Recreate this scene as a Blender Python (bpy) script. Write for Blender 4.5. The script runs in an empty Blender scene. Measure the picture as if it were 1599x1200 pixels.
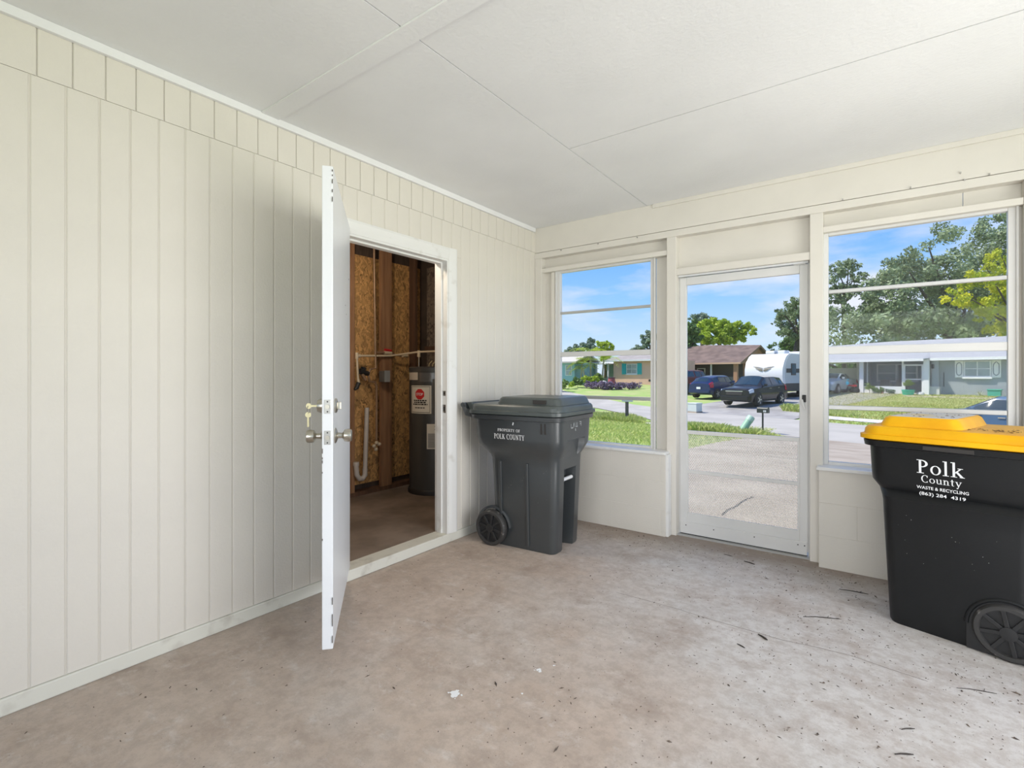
import bpy, math, random
import numpy as np
from mathutils import Vector, Matrix
R = math.radians
PI = math.pi
SC = bpy.context.scene
COL = SC.collection
random.seed(5)

# ------------------------------------------------------------------ camera, sky, sun, lights, exposure
F, YAW, HY, CX, HC = 779.8, 0.632992, 585.12, 799.5, 1.25
cy_, sy_ = math.cos(YAW), math.sin(YAW)
cam = bpy.data.cameras.new('camera')
cam.sensor_width = 36.0
cam.lens = 36.0 * F / 1599.0
cam.shift_y = -(600.0 - HY) / 1599.0
cam.clip_end = 500
co = bpy.data.objects.new('camera', cam)
co.location = (0, 0, HC)
co.rotation_euler = (PI / 2, 0, YAW)
COL.objects.link(co)
SC.camera = co
vs = SC.view_settings
vs.view_transform = 'Standard'
vs.look = 'None'
vs.exposure = 0.12
vs.gamma = 1.0
vs.use_curve_mapping = False


def srgb(r, g, b):
    f = lambda c: (c / 255 / 12.92) if c <= 10 else ((c / 255 + .055) / 1.055) ** 2.4
    return (f(r), f(g), f(b), 1.0)


def make_world():
    w = bpy.data.worlds.new('sky')
    SC.world = w
    w.use_nodes = True
    nt = w.node_tree
    nt.nodes.clear()
    N = nt.nodes.new
    L = nt.links.new
    tc = N('ShaderNodeTexCoord')
    sep = N('ShaderNodeSeparateXYZ')
    L(tc.outputs['Generated'], sep.inputs[0])
    ramp = N('ShaderNodeValToRGB')
    e = ramp.color_ramp.elements
    e[0].position = 0.0
    e[0].color = srgb(212, 232, 250)
    e[1].position = 0.6
    e[1].color = srgb(62, 128, 222)
    for p, c in ((0.06, (196, 224, 250)), (0.14, (150, 202, 250)), (0.26, (104, 172, 244))):
        q = e.new(p)
        q.color = srgb(*c)
    L(sep.outputs['Z'], ramp.inputs[0])
    mp = N('ShaderNodeMapping')
    mp.inputs['Scale'].default_value = (3.2, 3.2, 11.0)
    mp.inputs['Location'].default_value = (0.35, 0.2, 0.3)
    L(tc.outputs['Generated'], mp.inputs[0])
    no = N('ShaderNodeTexNoise')
    no.inputs['Scale'].default_value = 1.3
    no.inputs['Detail'].default_value = 6
    no.inputs['Roughness'].default_value = 0.55
    L(mp.outputs[0], no.inputs['Vector'])
    cr = N('ShaderNodeValToRGB')
    cr.color_ramp.elements[0].position = 0.47
    cr.color_ramp.elements[0].color = (0, 0, 0, 1)
    cr.color_ramp.elements[1].position = 0.72
    cr.color_ramp.elements[1].color = (.85, .85, .85, 1)
    L(no.outputs['Fac'], cr.inputs[0])
    mx = N('ShaderNodeMix')
    mx.data_type = 'RGBA'
    L(cr.outputs[0], mx.inputs['Factor'])
    L(ramp.outputs[0], mx.inputs['A'])
    mx.inputs['B'].default_value = srgb(240, 240, 250)
    bg = N('ShaderNodeBackground')
    bg.inputs['Strength'].default_value = 1.0
    L(mx.outputs['Result'], bg.inputs['Color'])
    out = N('ShaderNodeOutputWorld')
    L(bg.outputs[0], out.inputs[0])


make_world()


def lamp(name, kind, energy, loc, direction, color=(1, 1, 1), **kw):
    d = bpy.data.lights.new(name, kind)
    d.energy = energy
    d.color = color
    for k, v in kw.items():
        setattr(d, k, v)
    o = bpy.data.objects.new(name, d)
    o.location = loc
    o.rotation_euler = Vector(direction).to_track_quat('-Z', 'Y').to_euler()
    COL.objects.link(o)
    return o


lamp('sun', 'SUN', 4.8, (0, 0, 30), (0.54, 0.20, -0.818), (1.0, 0.95, 0.86), angle=R(0.6))
# added fill lamps behind and beside the camera, to brighten the porch
lamp('fill_rear', 'AREA', 38.0, (0.5, -2.62, 1.42), (0, 1, -0.06), (1.0, .992, .985), shape='RECTANGLE', size=3.2, size_y=1.75, spread=R(105))
lamp('fill_side', 'AREA', 45.0, (2.02, 1.55, 1.4), (-1, 0.12, -0.12), (1.0, .992, .985), shape='RECTANGLE', size=2.6, size_y=1.6, spread=R(130))
# added low fill lamp out of view, aimed up at the ceiling
lamp('fill_ceiling', 'AREA', 32.0, (1.6, 2.35, 0.42), (-0.55, -0.2, 1), (1.0, .992, .985), shape='RECTANGLE', size=1.1, size_y=1.7)


def at(px, py, d):
    a = (px - CX) / F
    b = -(py - HY) / F
    return Vector(((a * cy_ - sy_) * d, (a * sy_ + cy_) * d, HC + b * d))


def gxy(px, d):
    v = at(px, HY, d)
    return v.x, v.y


def gz(x, y):
    t = y + .3 * x
    z = float(np.interp(t, [4, 9, 14, 18, 26, 29, 32, 36, 43, 55, 120], [-.1, -.25, -.6, -.86, -.88, -.62, -.5, -.38, -.15, .1, .5]))
    if x < -10 and t > 26:
        z += min(.55, (-x - 10) * .04) * min(1, (t - 26) / 8)
    return z


# ------------------------------------------------------------------ materials
MATS = {}


def mat(name, col, rough=.6, metal=0.0, var=0.0, scale=8.0, col2=None, bump=0.0, bscale=None, stretch=(1, 1, 1), detail=4, lo=.35, hi=.65, spec=.5, coat=0.0):
    if name in MATS:
        return MATS[name]
    m = bpy.data.materials.new(name)
    m.use_nodes = True
    nt = m.node_tree
    b = nt.nodes['Principled BSDF']
    N = nt.nodes.new
    L = nt.links.new
    b.inputs['Roughness'].default_value = rough
    b.inputs['Metallic'].default_value = metal
    b.inputs['Specular IOR Level'].default_value = spec
    b.inputs['Coat Weight'].default_value = coat
    b.inputs['Base Color'].default_value = col
    if var or col2 or bump:
        tc = N('ShaderNodeTexCoord')
        mp = N('ShaderNodeMapping')
        mp.inputs['Scale'].default_value = stretch
        L(tc.outputs['Object'], mp.inputs[0])
        no = N('ShaderNodeTexNoise')
        no.inputs['Scale'].default_value = scale
        no.inputs['Detail'].default_value = detail
        L(mp.outputs[0], no.inputs['Vector'])
        if var or col2:
            cr = N('ShaderNodeValToRGB')
            c2 = col2 or tuple(max(0, c * (1 - var)) for c in col[:3]) + (1,)
            cr.color_ramp.elements[0].position = lo
            cr.color_ramp.elements[0].color = c2
            cr.color_ramp.elements[1].position = hi
            cr.color_ramp.elements[1].color = col
            L(no.outputs['Fac'], cr.inputs[0])
            L(cr.outputs[0], b.inputs['Base Color'])
        if bump:
            nb = no
            if bscale:
                nb = N('ShaderNodeTexNoise')
                nb.inputs['Scale'].default_value = bscale
                nb.inputs['Detail'].default_value = 3
                L(mp.outputs[0], nb.inputs['Vector'])
            bu = N('ShaderNodeBump')
            bu.inputs['Strength'].default_value = bump
            bu.inputs['Distance'].default_value = .01
            L(nb.outputs['Fac'], bu.inputs['Height'])
            L(bu.outputs[0], b.inputs['Normal'])
    MATS[name] = m
    return m


def mat_glass(name, tint=(1, 1, 1, 1), gloss=.06, dirt_haze=.03, dirt_haze_col=(.75, .78, .76, 1)):
    m = bpy.data.materials.new(name)
    m.use_nodes = True
    nt = m.node_tree
    nt.nodes.clear()
    N = nt.nodes.new
    L = nt.links.new
    tr = N('ShaderNodeBsdfTransparent')
    tr.inputs[0].default_value = tint
    gl = N('ShaderNodeBsdfGlossy')
    gl.inputs['Roughness'].default_value = .02
    di = N('ShaderNodeBsdfDiffuse')
    di.inputs[0].default_value = dirt_haze_col
    tc = N('ShaderNodeTexCoord')
    no = N('ShaderNodeTexNoise')
    no.inputs['Scale'].default_value = 2.3
    no.inputs['Detail'].default_value = 5
    L(tc.outputs['Object'], no.inputs['Vector'])
    ma = N('ShaderNodeMath')
    ma.operation = 'MULTIPLY'
    ma.inputs[1].default_value = dirt_haze
    L(no.outputs['Fac'], ma.inputs[0])
    m1 = N('ShaderNodeMixShader')
    L(ma.outputs[0], m1.inputs[0])
    L(tr.outputs[0], m1.inputs[1])
    L(di.outputs[0], m1.inputs[2])
    m2 = N('ShaderNodeMixShader')
    m2.inputs[0].default_value = gloss
    L(m1.outputs[0], m2.inputs[1])
    L(gl.outputs[0], m2.inputs[2])
    out = N('ShaderNodeOutputMaterial')
    L(m2.outputs[0], out.inputs[0])
    return m


def mat_floor():
    m = bpy.data.materials.new('concrete_floor')
    m.use_nodes = True
    nt = m.node_tree
    b = nt.nodes['Principled BSDF']
    N = nt.nodes.new
    L = nt.links.new
    tc = N('ShaderNodeTexCoord')

    def noise(scale, detail=6, rough=.6, st=(1, 1, 1), off=(0, 0, 0)):
        mp = N('ShaderNodeMapping')
        mp.inputs['Scale'].default_value = st
        mp.inputs['Location'].default_value = off
        L(tc.outputs['Object'], mp.inputs[0])
        n = N('ShaderNodeTexNoise')
        n.inputs['Scale'].default_value = scale
        n.inputs['Detail'].default_value = detail
        n.inputs['Roughness'].default_value = rough
        L(mp.outputs[0], n.inputs['Vector'])
        return n.outputs['Fac']

    def ramp(fac, p0, c0, p1, c1):
        r = N('ShaderNodeValToRGB')
        r.color_ramp.elements[0].position = p0
        r.color_ramp.elements[0].color = c0
        r.color_ramp.elements[1].position = p1
        r.color_ramp.elements[1].color = c1
        L(fac, r.inputs[0])
        return r.outputs[0]

    def mix(fac, a, c):
        x = N('ShaderNodeMix')
        x.data_type = 'RGBA'
        if isinstance(fac, float):
            x.inputs['Factor'].default_value = fac
        else:
            L(fac, x.inputs['Factor'])
        for s, v in (('A', a), ('B', c)):
            if isinstance(v, tuple):
                x.inputs[s].default_value = v
            else:
                L(v, x.inputs[s])
        return x.outputs['Result']
    K, W = (0, 0, 0, 1), (1, 1, 1, 1)
    grey = mix(noise(2.2), (.46, .435, .41, 1), (.66, .635, .61, 1))
    tan = mix(noise(5.0, 8, .7), (.38, .295, .235, 1), (.62, .525, .455, 1))
    # worn paint shows grey towards the windows, bare tan slab along the wall and behind
    sep = N('ShaderNodeSeparateXYZ')
    L(tc.outputs['Object'], sep.inputs[0])
    ad = N('ShaderNodeMath')
    ad.operation = 'MULTIPLY_ADD'
    ad.inputs[1].default_value = .30
    ad.inputs[2].default_value = .50
    L(sep.outputs['X'], ad.inputs[0])
    a2 = N('ShaderNodeMath')
    a2.operation = 'MULTIPLY_ADD'
    a2.inputs[1].default_value = .12
    L(sep.outputs['Y'], a2.inputs[0])
    L(ad.outputs[0], a2.inputs[2])
    big = N('ShaderNodeMath')
    big.operation = 'MULTIPLY_ADD'
    big.inputs[1].default_value = 1.5
    big.inputs[2].default_value = -.75
    L(noise(1.1, 7, .62, off=(3.1, 1.7, 0)), big.inputs[0])
    sm = N('ShaderNodeMath')
    sm.operation = 'ADD'
    L(a2.outputs[0], sm.inputs[0])
    L(big.outputs[0], sm.inputs[1])
    zone = ramp(sm.outputs[0], .22, K, .72, W)
    c = mix(zone, tan, grey)
    # dark reddish scuffs and pale scrapes
    c = mix(ramp(noise(3.3, 9, .72, off=(7, 2, 0)), .50, K, .68, (.7, .7, .7, 1)), c, (.31, .235, .185, 1))
    c = mix(ramp(noise(4.1, 9, .7, (1.0, 2.0, 1), (1, 9, 0)), .57, K, .74, (.5, .5, .5, 1)), c, (.72, .70, .68, 1))
    # swept dirt against the window wall
    ed = N('ShaderNodeMath')
    ed.operation = 'MULTIPLY_ADD'
    ed.inputs[1].default_value = .5
    L(noise(6, 6), ed.inputs[0])
    L(sep.outputs['Y'], ed.inputs[2])
    mr = N('ShaderNodeMapRange')
    mr.inputs['From Min'].default_value = 3.68
    mr.inputs['From Max'].default_value = 4.05
    mr.inputs['To Max'].default_value = .8
    L(ed.outputs[0], mr.inputs['Value'])
    c = mix(mr.outputs[0], c, (.235, .18, .14, 1))
    # rust rings where something stood
    for cx, cy, r in ((-1.62, .19, .13), (-1.60, .17, .085)):
        vm = N('ShaderNodeVectorMath')
        vm.operation = 'DISTANCE'
        L(tc.outputs['Object'], vm.inputs[0])
        vm.inputs[1].default_value = (cx, cy, 0)
        su = N('ShaderNodeMath')
        su.operation = 'SUBTRACT'
        su.inputs[1].default_value = r
        L(vm.outputs['Value'], su.inputs[0])
        ab = N('ShaderNodeMath')
        ab.operation = 'ABSOLUTE'
        L(su.outputs[0], ab.inputs[0])
        m2 = N('ShaderNodeMapRange')
        m2.inputs['From Min'].default_value = .02
        m2.inputs['From Max'].default_value = .0
        m2.inputs['To Max'].default_value = .55
        L(ab.outputs[0], m2.inputs['Value'])
        mu = N('ShaderNodeMath')
        mu.operation = 'MULTIPLY'
        L(m2.outputs[0], mu.inputs[0])
        L(ramp(noise(9, 5, off=(cx, 0, 0)), .45, K, .6, W), mu.inputs[1])
        c = mix(mu.outputs[0], c, (.30, .15, .07, 1))
    c = mix(ramp(noise(17, 10, .78, off=(2, 5, 0)), .42, (.42, .42, .42, 1), .56, K), c, (.33, .275, .235, 1))
    c = mix(ramp(noise(11, 10, .75, off=(9, 1, 0)), .56, K, .70, (.45, .45, .45, 1)), c, (.68, .655, .63, 1))
    # fine grit
    vo = N('ShaderNodeTexVoronoi')
    vo.inputs['Scale'].default_value = 55
    L(tc.outputs['Object'], vo.inputs['Vector'])
    c = mix(ramp(vo.outputs['Distance'], .05, (.5, .5, .5, 1), .12, K), c, (.24, .21, .19, 1))
    L(c, b.inputs['Base Color'])
    b.inputs['Roughness'].default_value = .62
    b.inputs['Specular IOR Level'].default_value = .35
    bu = N('ShaderNodeBump')
    bu.inputs['Strength'].default_value = .12
    bu.inputs['Distance'].default_value = .01
    L(noise(30, 4), bu.inputs['Height'])
    L(bu.outputs[0], b.inputs['Normal'])
    return m


def mat_osb(name, tone):
    m = bpy.data.materials.new(name)
    m.use_nodes = True
    nt = m.node_tree
    b = nt.nodes['Principled BSDF']
    N = nt.nodes.new
    L = nt.links.new
    tc = N('ShaderNodeTexCoord')
    no = N('ShaderNodeTexNoise')
    no.inputs['Scale'].default_value = 14
    L(tc.outputs['Object'], no.inputs['Vector'])
    mm = N('ShaderNodeMix')
    mm.data_type = 'VECTOR'
    mm.inputs['Factor'].default_value = .12
    L(tc.outputs['Object'], mm.inputs['A'])
    L(no.outputs['Color'], mm.inputs['B'])
    mp = N('ShaderNodeMapping')
    mp.inputs['Scale'].default_value = (1.4, 2.6, 1)
    mp.inputs['Rotation'].default_value = (.5, 0, 0)
    L(mm.outputs['Result'], mp.inputs[0])
    vo = N('ShaderNodeTexVoronoi')
    vo.inputs['Scale'].default_value = 27
    L(mp.outputs[0], vo.inputs['Vector'])
    cr = N('ShaderNodeValToRGB')
    cr.color_ramp.elements[0].color = tuple(.22 * t for t in tone) + (1,)
    cr.color_ramp.elements[1].color = tuple(tone) + (1,)
    q = cr.color_ramp.elements.new(.45)
    q.color = tuple(.62 * t for t in tone) + (1,)
    L(vo.outputs['Color'], cr.inputs[0])
    L(cr.outputs[0], b.inputs['Base Color'])
    b.inputs['Roughness'].default_value = .75
    return m


def mat_tint(name, c1, c2, rough=.6, trans=0.0):
    """leaf or blade colour from the per-leaf 'tint' value"""
    m = bpy.data.materials.new(name)
    m.use_nodes = True
    nt = m.node_tree
    b = nt.nodes['Principled BSDF']
    at_ = nt.nodes.new('ShaderNodeAttribute')
    at_.attribute_name = 'tint'
    cr = nt.nodes.new('ShaderNodeValToRGB')
    cr.color_ramp.elements[0].color = c1
    cr.color_ramp.elements[1].color = c2
    nt.links.new(at_.outputs['Fac'], cr.inputs[0])
    nt.links.new(cr.outputs[0], b.inputs['Base Color'])
    b.inputs['Roughness'].default_value = rough
    b.inputs['Specular IOR Level'].default_value = .25
    if trans:
        tl = nt.nodes.new('ShaderNodeBsdfTranslucent')
        nt.links.new(cr.outputs[0], tl.inputs[0])
        mx = nt.nodes.new('ShaderNodeMixShader')
        mx.inputs[0].default_value = trans
        out = nt.nodes['Material Output']
        nt.links.new(b.outputs[0], mx.inputs[1])
        nt.links.new(tl.outputs[0], mx.inputs[2])
        nt.links.new(mx.outputs[0], out.inputs[0])
    return m


CREAM = mat('cream_paint', (.70, .662, .592, 1), .55, var=.045, scale=2.2, bump=.12, bscale=90)
CREAM2 = mat('cream_paint_trim', (.705, .672, .61, 1), .5, var=.05, scale=3.5, bump=.06, bscale=60)
CEIL = mat('ceiling_paint', (.80, .80, .80, 1), .8, var=.06, scale=1.6, bump=.16, bscale=60)
WHITE = mat('white_gloss_paint', (.74, .755, .77, 1), .32, var=.03, scale=3, bump=.05, bscale=40)
WHITE_W = mat('worn_white_paint', (.77, .765, .74, 1), .5, col2=(.60, .575, .53, 1), scale=9, lo=.22, hi=.42)
ALU = mat('white_aluminium', (.68, .675, .66, 1), .38, var=.06, scale=4)
ALUG = mat('grey_aluminium', (.50, .50, .49, 1), .35, metal=.35, var=.1, scale=5)
FLOOR = mat_floor()
NICKEL = mat('satin_nickel', (.52, .49, .43, 1), .28, metal=1)
STEEL = mat('steel', (.45, .44, .42, 1), .35, metal=1)
BRASS = mat('key_brass', (.50, .45, .28, 1), .3, metal=.8)
BLACK = mat('black_rubber', (.02, .02, .021, 1), .55, var=.3, scale=20)
GRIME = mat('dusty_rubber', (.035, .034, .033, 1), .6, col2=(.30, .28, .26, 1), scale=28, lo=.2, hi=.38)
BIN_GREY = mat('grey_bin_plastic', (.046, .052, .055, 1), .30, var=.12, scale=5, bump=.05, bscale=120, spec=.8)
BIN_LID = mat('grey_lid_plastic', (.075, .088, .086, 1), .33, var=.12, scale=6)
BIN_BLACK = mat('black_bin_plastic', (.010, .011, .012, 1), .36, var=.15, scale=4, bump=.05, bscale=120, spec=.35)
YELLOW = mat('yellow_lid_plastic', (.86, .46, .004, 1), .45, col2=(.78, .38, .004, 1), scale=7, spec=.3)
DUST = mat('dust_film', (.62, .61, .58, 1), .8, col2=(.70, .55, .26, 1), scale=9, lo=.3, hi=.5)
INK = mat('white_print', (.80, .81, .82, 1), .6)
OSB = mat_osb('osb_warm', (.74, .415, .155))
OSB_SHADE = mat_osb('osb_shade', (.27, .20, .145))  # strand board greyed, the end wall's shade put into its colour
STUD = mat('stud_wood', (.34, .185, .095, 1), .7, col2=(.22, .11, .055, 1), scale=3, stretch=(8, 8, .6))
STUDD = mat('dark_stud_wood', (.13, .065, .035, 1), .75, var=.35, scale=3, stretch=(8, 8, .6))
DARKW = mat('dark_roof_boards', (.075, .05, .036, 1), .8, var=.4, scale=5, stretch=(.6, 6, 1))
UFLOOR = mat('utility_concrete', (.25, .195, .155, 1), .75, col2=(.14, .105, .08, 1), scale=3.2, detail=9)
CPVC = mat('cream_pipe', (.60, .50, .36, 1), .45)
COPPER = mat('old_copper', (.42, .27, .17, 1), .4, metal=.4, var=.3, scale=12)
PVC = mat('grey_white_pvc', (.52, .47, .42, 1), .5, var=.1, scale=9)
HEATER = mat('heater_paint', (.058, .060, .060, 1), .34, var=.1, scale=4)
HEATER2 = mat('heater_panel', (.16, .165, .17, 1), .25, metal=.4)
PAPER = mat('label_paper', (.66, .64, .57, 1), .6)
PAPERG = mat('label_grey', (.42, .42, .40, 1), .6)
RED = mat('red_print', (.55, .02, .025, 1), .5)
TEXTK = mat('black_print', (.02, .02, .02, 1), .6)
GLASS = mat_glass('window_glass', gloss=.003, dirt_haze=.02)
GLASS_HAZE = mat_glass('hazy_window_glass', gloss=.004, dirt_haze=.035)  # reflected haze put into the pane as a pale diffuse film
CONC = mat('driveway_concrete', (.45, .38, .30, 1), .85, col2=(.33, .27, .205, 1), scale=1.2, detail=9)
CONC2 = mat('pale_concrete', (.72, .69, .64, 1), .85, col2=(.56, .53, .48, 1), scale=1.5, detail=8)
ROAD = mat('street_asphalt', (.49, .46, .41, 1), .9, col2=(.41, .385, .34, 1), scale=.8, detail=9)
LAWN = mat('lawn', (.31, .45, .11, 1), .9, col2=(.47, .47, .20, 1), scale=.7, detail=10, lo=.34, hi=.6)
BLADE = mat_tint('grass_blades', (.30, .44, .07, 1), (.74, .74, .30, 1), .6, .25)
CARGLASS = mat('car_glass', (.02, .04, .055, 1), .05, spec=.7)
CHROME = mat('chrome', (.7, .7, .7, 1), .15, metal=1)
RIM = mat('alloy_rim', (.55, .55, .55, 1), .3, metal=.8)
TYRE = mat('tyre', (.022, .022, .022, 1), .75)
TAIL = mat('tail_lamp', (.50, .015, .03, 1), .15)
LENS = mat('clear_lamp_lens', (.62, .66, .68, 1), .1)
DARKV = mat('dark_void_paint', (.035, .032, .03, 1), .8)
WGLASS = mat('house_window_glass', (.36, .42, .42, 1), .08, var=.3, scale=1.2, spec=.7)


# ------------------------------------------------------------------ mesh helpers
class MB:
    def __init__(s):
        s.v, s.f, s.mi = [], [], []
        s.cur = 0

    def add(s, vs_, fs):
        o = len(s.v)
        s.v += [tuple(p) for p in vs_]
        for f in fs:
            s.f.append(tuple(i + o for i in f))
            s.mi.append(s.cur)
        return s

    def box(s, x0, x1, y0, y1, z0, z1):
        return s.add([(x0, y0, z0), (x1, y0, z0), (x1, y1, z0), (x0, y1, z0), (x0, y0, z1), (x1, y0, z1), (x1, y1, z1), (x0, y1, z1)],
                     [(0, 3, 2, 1), (4, 5, 6, 7), (0, 1, 5, 4), (1, 2, 6, 5), (2, 3, 7, 6), (3, 0, 4, 7)])

    def obox(s, M, sx, sy, sz):
        b = MB().box(-sx / 2, sx / 2, -sy / 2, sy / 2, -sz / 2, sz / 2)
        return s.add([M @ Vector(p) for p in b.v], b.f)

    def tube(s, path, r, n=10, cap=True):
        P = [Vector(p) for p in path]
        rr = r if isinstance(r, (list, tuple)) else [r] * len(P)
        vs_, fs = [], []
        up = None
        for i, p in enumerate(P):
            t = (P[min(i + 1, len(P) - 1)] - P[max(i - 1, 0)]).normalized()
            if up is None:
                up = Vector((0, 0, 1)) if abs(t.z) < .9 else Vector((1, 0, 0))
            a = (up - t * up.dot(t)).normalized()
            up = a
            b = t.cross(a)
            for k in range(n):
                q = 2 * PI * k / n
                vs_.append(p + (a * math.cos(q) + b * math.sin(q)) * rr[i])
        for i in range(len(P) - 1):
            for k in range(n):
                k2 = (k + 1) % n
                fs.append((i * n + k, i * n + k2, (i + 1) * n + k2, (i + 1) * n + k))
        if cap:
            fs.append(tuple(range(n - 1, -1, -1)))
            fs.append(tuple((len(P) - 1) * n + k for k in range(n)))
        return s.add(vs_, fs)

    def lathe(s, prof, n=24, M=None, cap=True):
        """profile of (radius, height) about local Z"""
        M = M or Matrix()
        vs_, fs = [], []
        for r, h in prof:
            for k in range(n):
                q = 2 * PI * k / n
                vs_.append(M @ Vector((r * math.cos(q), r * math.sin(q), h)))
        m = len(prof)
        for i in range(m - 1):
            for k in range(n):
                k2 = (k + 1) % n
                fs.append((i * n + k, i * n + k2, (i + 1) * n + k2, (i + 1) * n + k))
        if cap:
            fs.append(tuple(range(n - 1, -1, -1)))
            fs.append(tuple((m - 1) * n + k for k in range(n)))
        return s.add(vs_, fs)

    def prism(s, poly, M, h):
        """poly (2D, counter-clockwise) extruded from local z=0 to h, placed by M"""
        n = len(poly)
        vs_ = [M @ Vector((x, y, 0)) for x, y in poly] + [M @ Vector((x, y, h)) for x, y in poly]
        fs = [tuple(range(n - 1, -1, -1)), tuple(range(n, 2 * n))]
        fs += [(i, (i + 1) % n, n + (i + 1) % n, n + i) for i in range(n)]
        return s.add(vs_, fs)

    def grid(s, fn, nu, nv):
        vs_ = [fn(i / nu, j / nv) for i in range(nu + 1) for j in range(nv + 1)]
        fs = [(i * (nv + 1) + j, (i + 1) * (nv + 1) + j, (i + 1) * (nv + 1) + j + 1, i * (nv + 1) + j + 1) for i in range(nu) for j in range(nv)]
        return s.add(vs_, fs)

    def loft(s, rings, close=True, cap=True):
        n = len(rings[0])
        vs_ = [p for r in rings for p in r]
        fs = []
        for i in range(len(rings) - 1):
            for k in range(n if close else n - 1):
                k2 = (k + 1) % n
                fs.append((i * n + k, i * n + k2, (i + 1) * n + k2, (i + 1) * n + k))
        if cap:
            fs.append(tuple(range(n - 1, -1, -1)))
            fs.append(tuple((len(rings) - 1) * n + k for k in range(n)))
        return s.add(vs_, fs)

    def mesh(s, name, mats, smooth=None):
        me = bpy.data.meshes.new(name)
        me.from_pydata(s.v, [], s.f)
        for m in (mats if isinstance(mats, (list, tuple)) else [mats]):
            me.materials.append(m)
        if max(s.mi, default=0) > 0:
            me.polygons.foreach_set('material_index', s.mi)
        if smooth is not None:
            me.polygons.foreach_set('use_smooth', [True] * len(s.f))
            try:
                me.set_sharp_from_angle(angle=R(smooth))
            except Exception:
                pass
        me.update()
        return me

    def build(s, name, mats, parent=None, smooth=None, bevel=0.0, seg=2):
        return link(name, s.mesh(name, mats, smooth), parent, bevel, seg)


def link(name, me, parent=None, bevel=0.0, seg=2, loc=None, rot=None):
    o = bpy.data.objects.new(name, me)
    COL.objects.link(o)
    if parent:
        o.parent = parent
    if loc is not None:
        o.location = loc
    if rot is not None:
        o.rotation_euler = rot
    if bevel:
        b = o.modifiers.new('edge', 'BEVEL')
        b.width = bevel
        b.segments = seg
        b.limit_method = 'ANGLE'
        b.angle_limit = R(40)
    return o


def tag(o, label=None, cat=None, group=None, kind=None):
    for k, v in (('label', label), ('category', cat), ('group', group), ('kind', kind)):
        if v:
            o[k] = v
    return o


def thing(name, label, cat, loc=(0, 0, 0), rotz=0.0, group=None, kind=None):
    o = bpy.data.objects.new(name, None)
    o.empty_display_size = .1
    COL.objects.link(o)
    o.location = loc
    o.rotation_euler = (0, 0, rotz)
    return tag(o, label, cat, group, kind)


def struct(name, label, loc=(0, 0, 0), rotz=0.0):
    o = thing(name, label, None, loc, rotz, None, 'structure')
    return o


def copy_tree(o, parent=None):
    c = o.copy()
    COL.objects.link(c)
    if parent:
        c.parent = parent
    for ch in list(o.children):
        copy_tree(ch, c)
    return c


def frame(o, xd, yd):
    """matrix with local x along xd, local y along yd, origin o"""
    x = Vector(xd).normalized()
    y = Vector(yd).normalized()
    z = x.cross(y)
    return Matrix(((x.x, y.x, z.x, o[0]), (x.y, y.y, z.y, o[1]), (x.z, y.z, z.z, o[2]), (0, 0, 0, 1)))


def rrect(x0, x1, hw, r, n=5, z=0.0, notch=0.0, nw=.1, front_pts=True):
    """rounded rectangle ring; the +x side carries a notch of the given depth and half width"""
    r = min(r, hw * .95, (x1 - x0) * .45)
    P = []
    def arc(cx, cy, a0):
        for k in range(n + 1):
            a = a0 + PI / 2 * k / n
            P.append((cx + r * math.cos(a), cy + r * math.sin(a), z))
    arc(x0 + r, -hw + r, PI)
    arc(x1 - r, -hw + r, 1.5 * PI)
    for y, d in ((-nw - .015, 0), (-nw, notch), (nw, notch), (nw + .015, 0)):
        P.append((x1 - d, y, z))
    arc(x1 - r, hw - r, 0)
    arc(x0 + r, hw - r, .5 * PI)
    return P


# ------------------------------------------------------------------ lettering
def ell(cx, cy, rx, ry, a0, a1, n=14):
    return [(cx + rx * math.cos(R(a0 + (a1 - a0) * i / n)), cy + ry * math.sin(R(a0 + (a1 - a0) * i / n))) for i in range(n + 1)]


def ringquads(outer, inner):
    return [[outer[i], outer[i + 1], inner[i + 1], inner[i]] for i in range(len(outer) - 1)]


def bar(x0, y0, x1, y1):
    return [[(x0, y0), (x1, y0), (x1, y1), (x0, y1)]]


def stroke(a, b, w):
    d = Vector((b[0] - a[0], b[1] - a[1]))
    n = Vector((-d.y, d.x)).normalized() * w / 2
    return [[(a[0] - n.x, a[1] - n.y), (b[0] - n.x, b[1] - n.y), (b[0] + n.x, b[1] + n.y), (a[0] + n.x, a[1] + n.y)]]


def ring(cx, cy, rx, ry, tx, ty, a0=0, a1=360):
    return ringquads(ell(cx, cy, rx, ry, a0, a1, 22), ell(cx, cy, rx - tx, ry - ty, a0, a1, 22))


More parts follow.
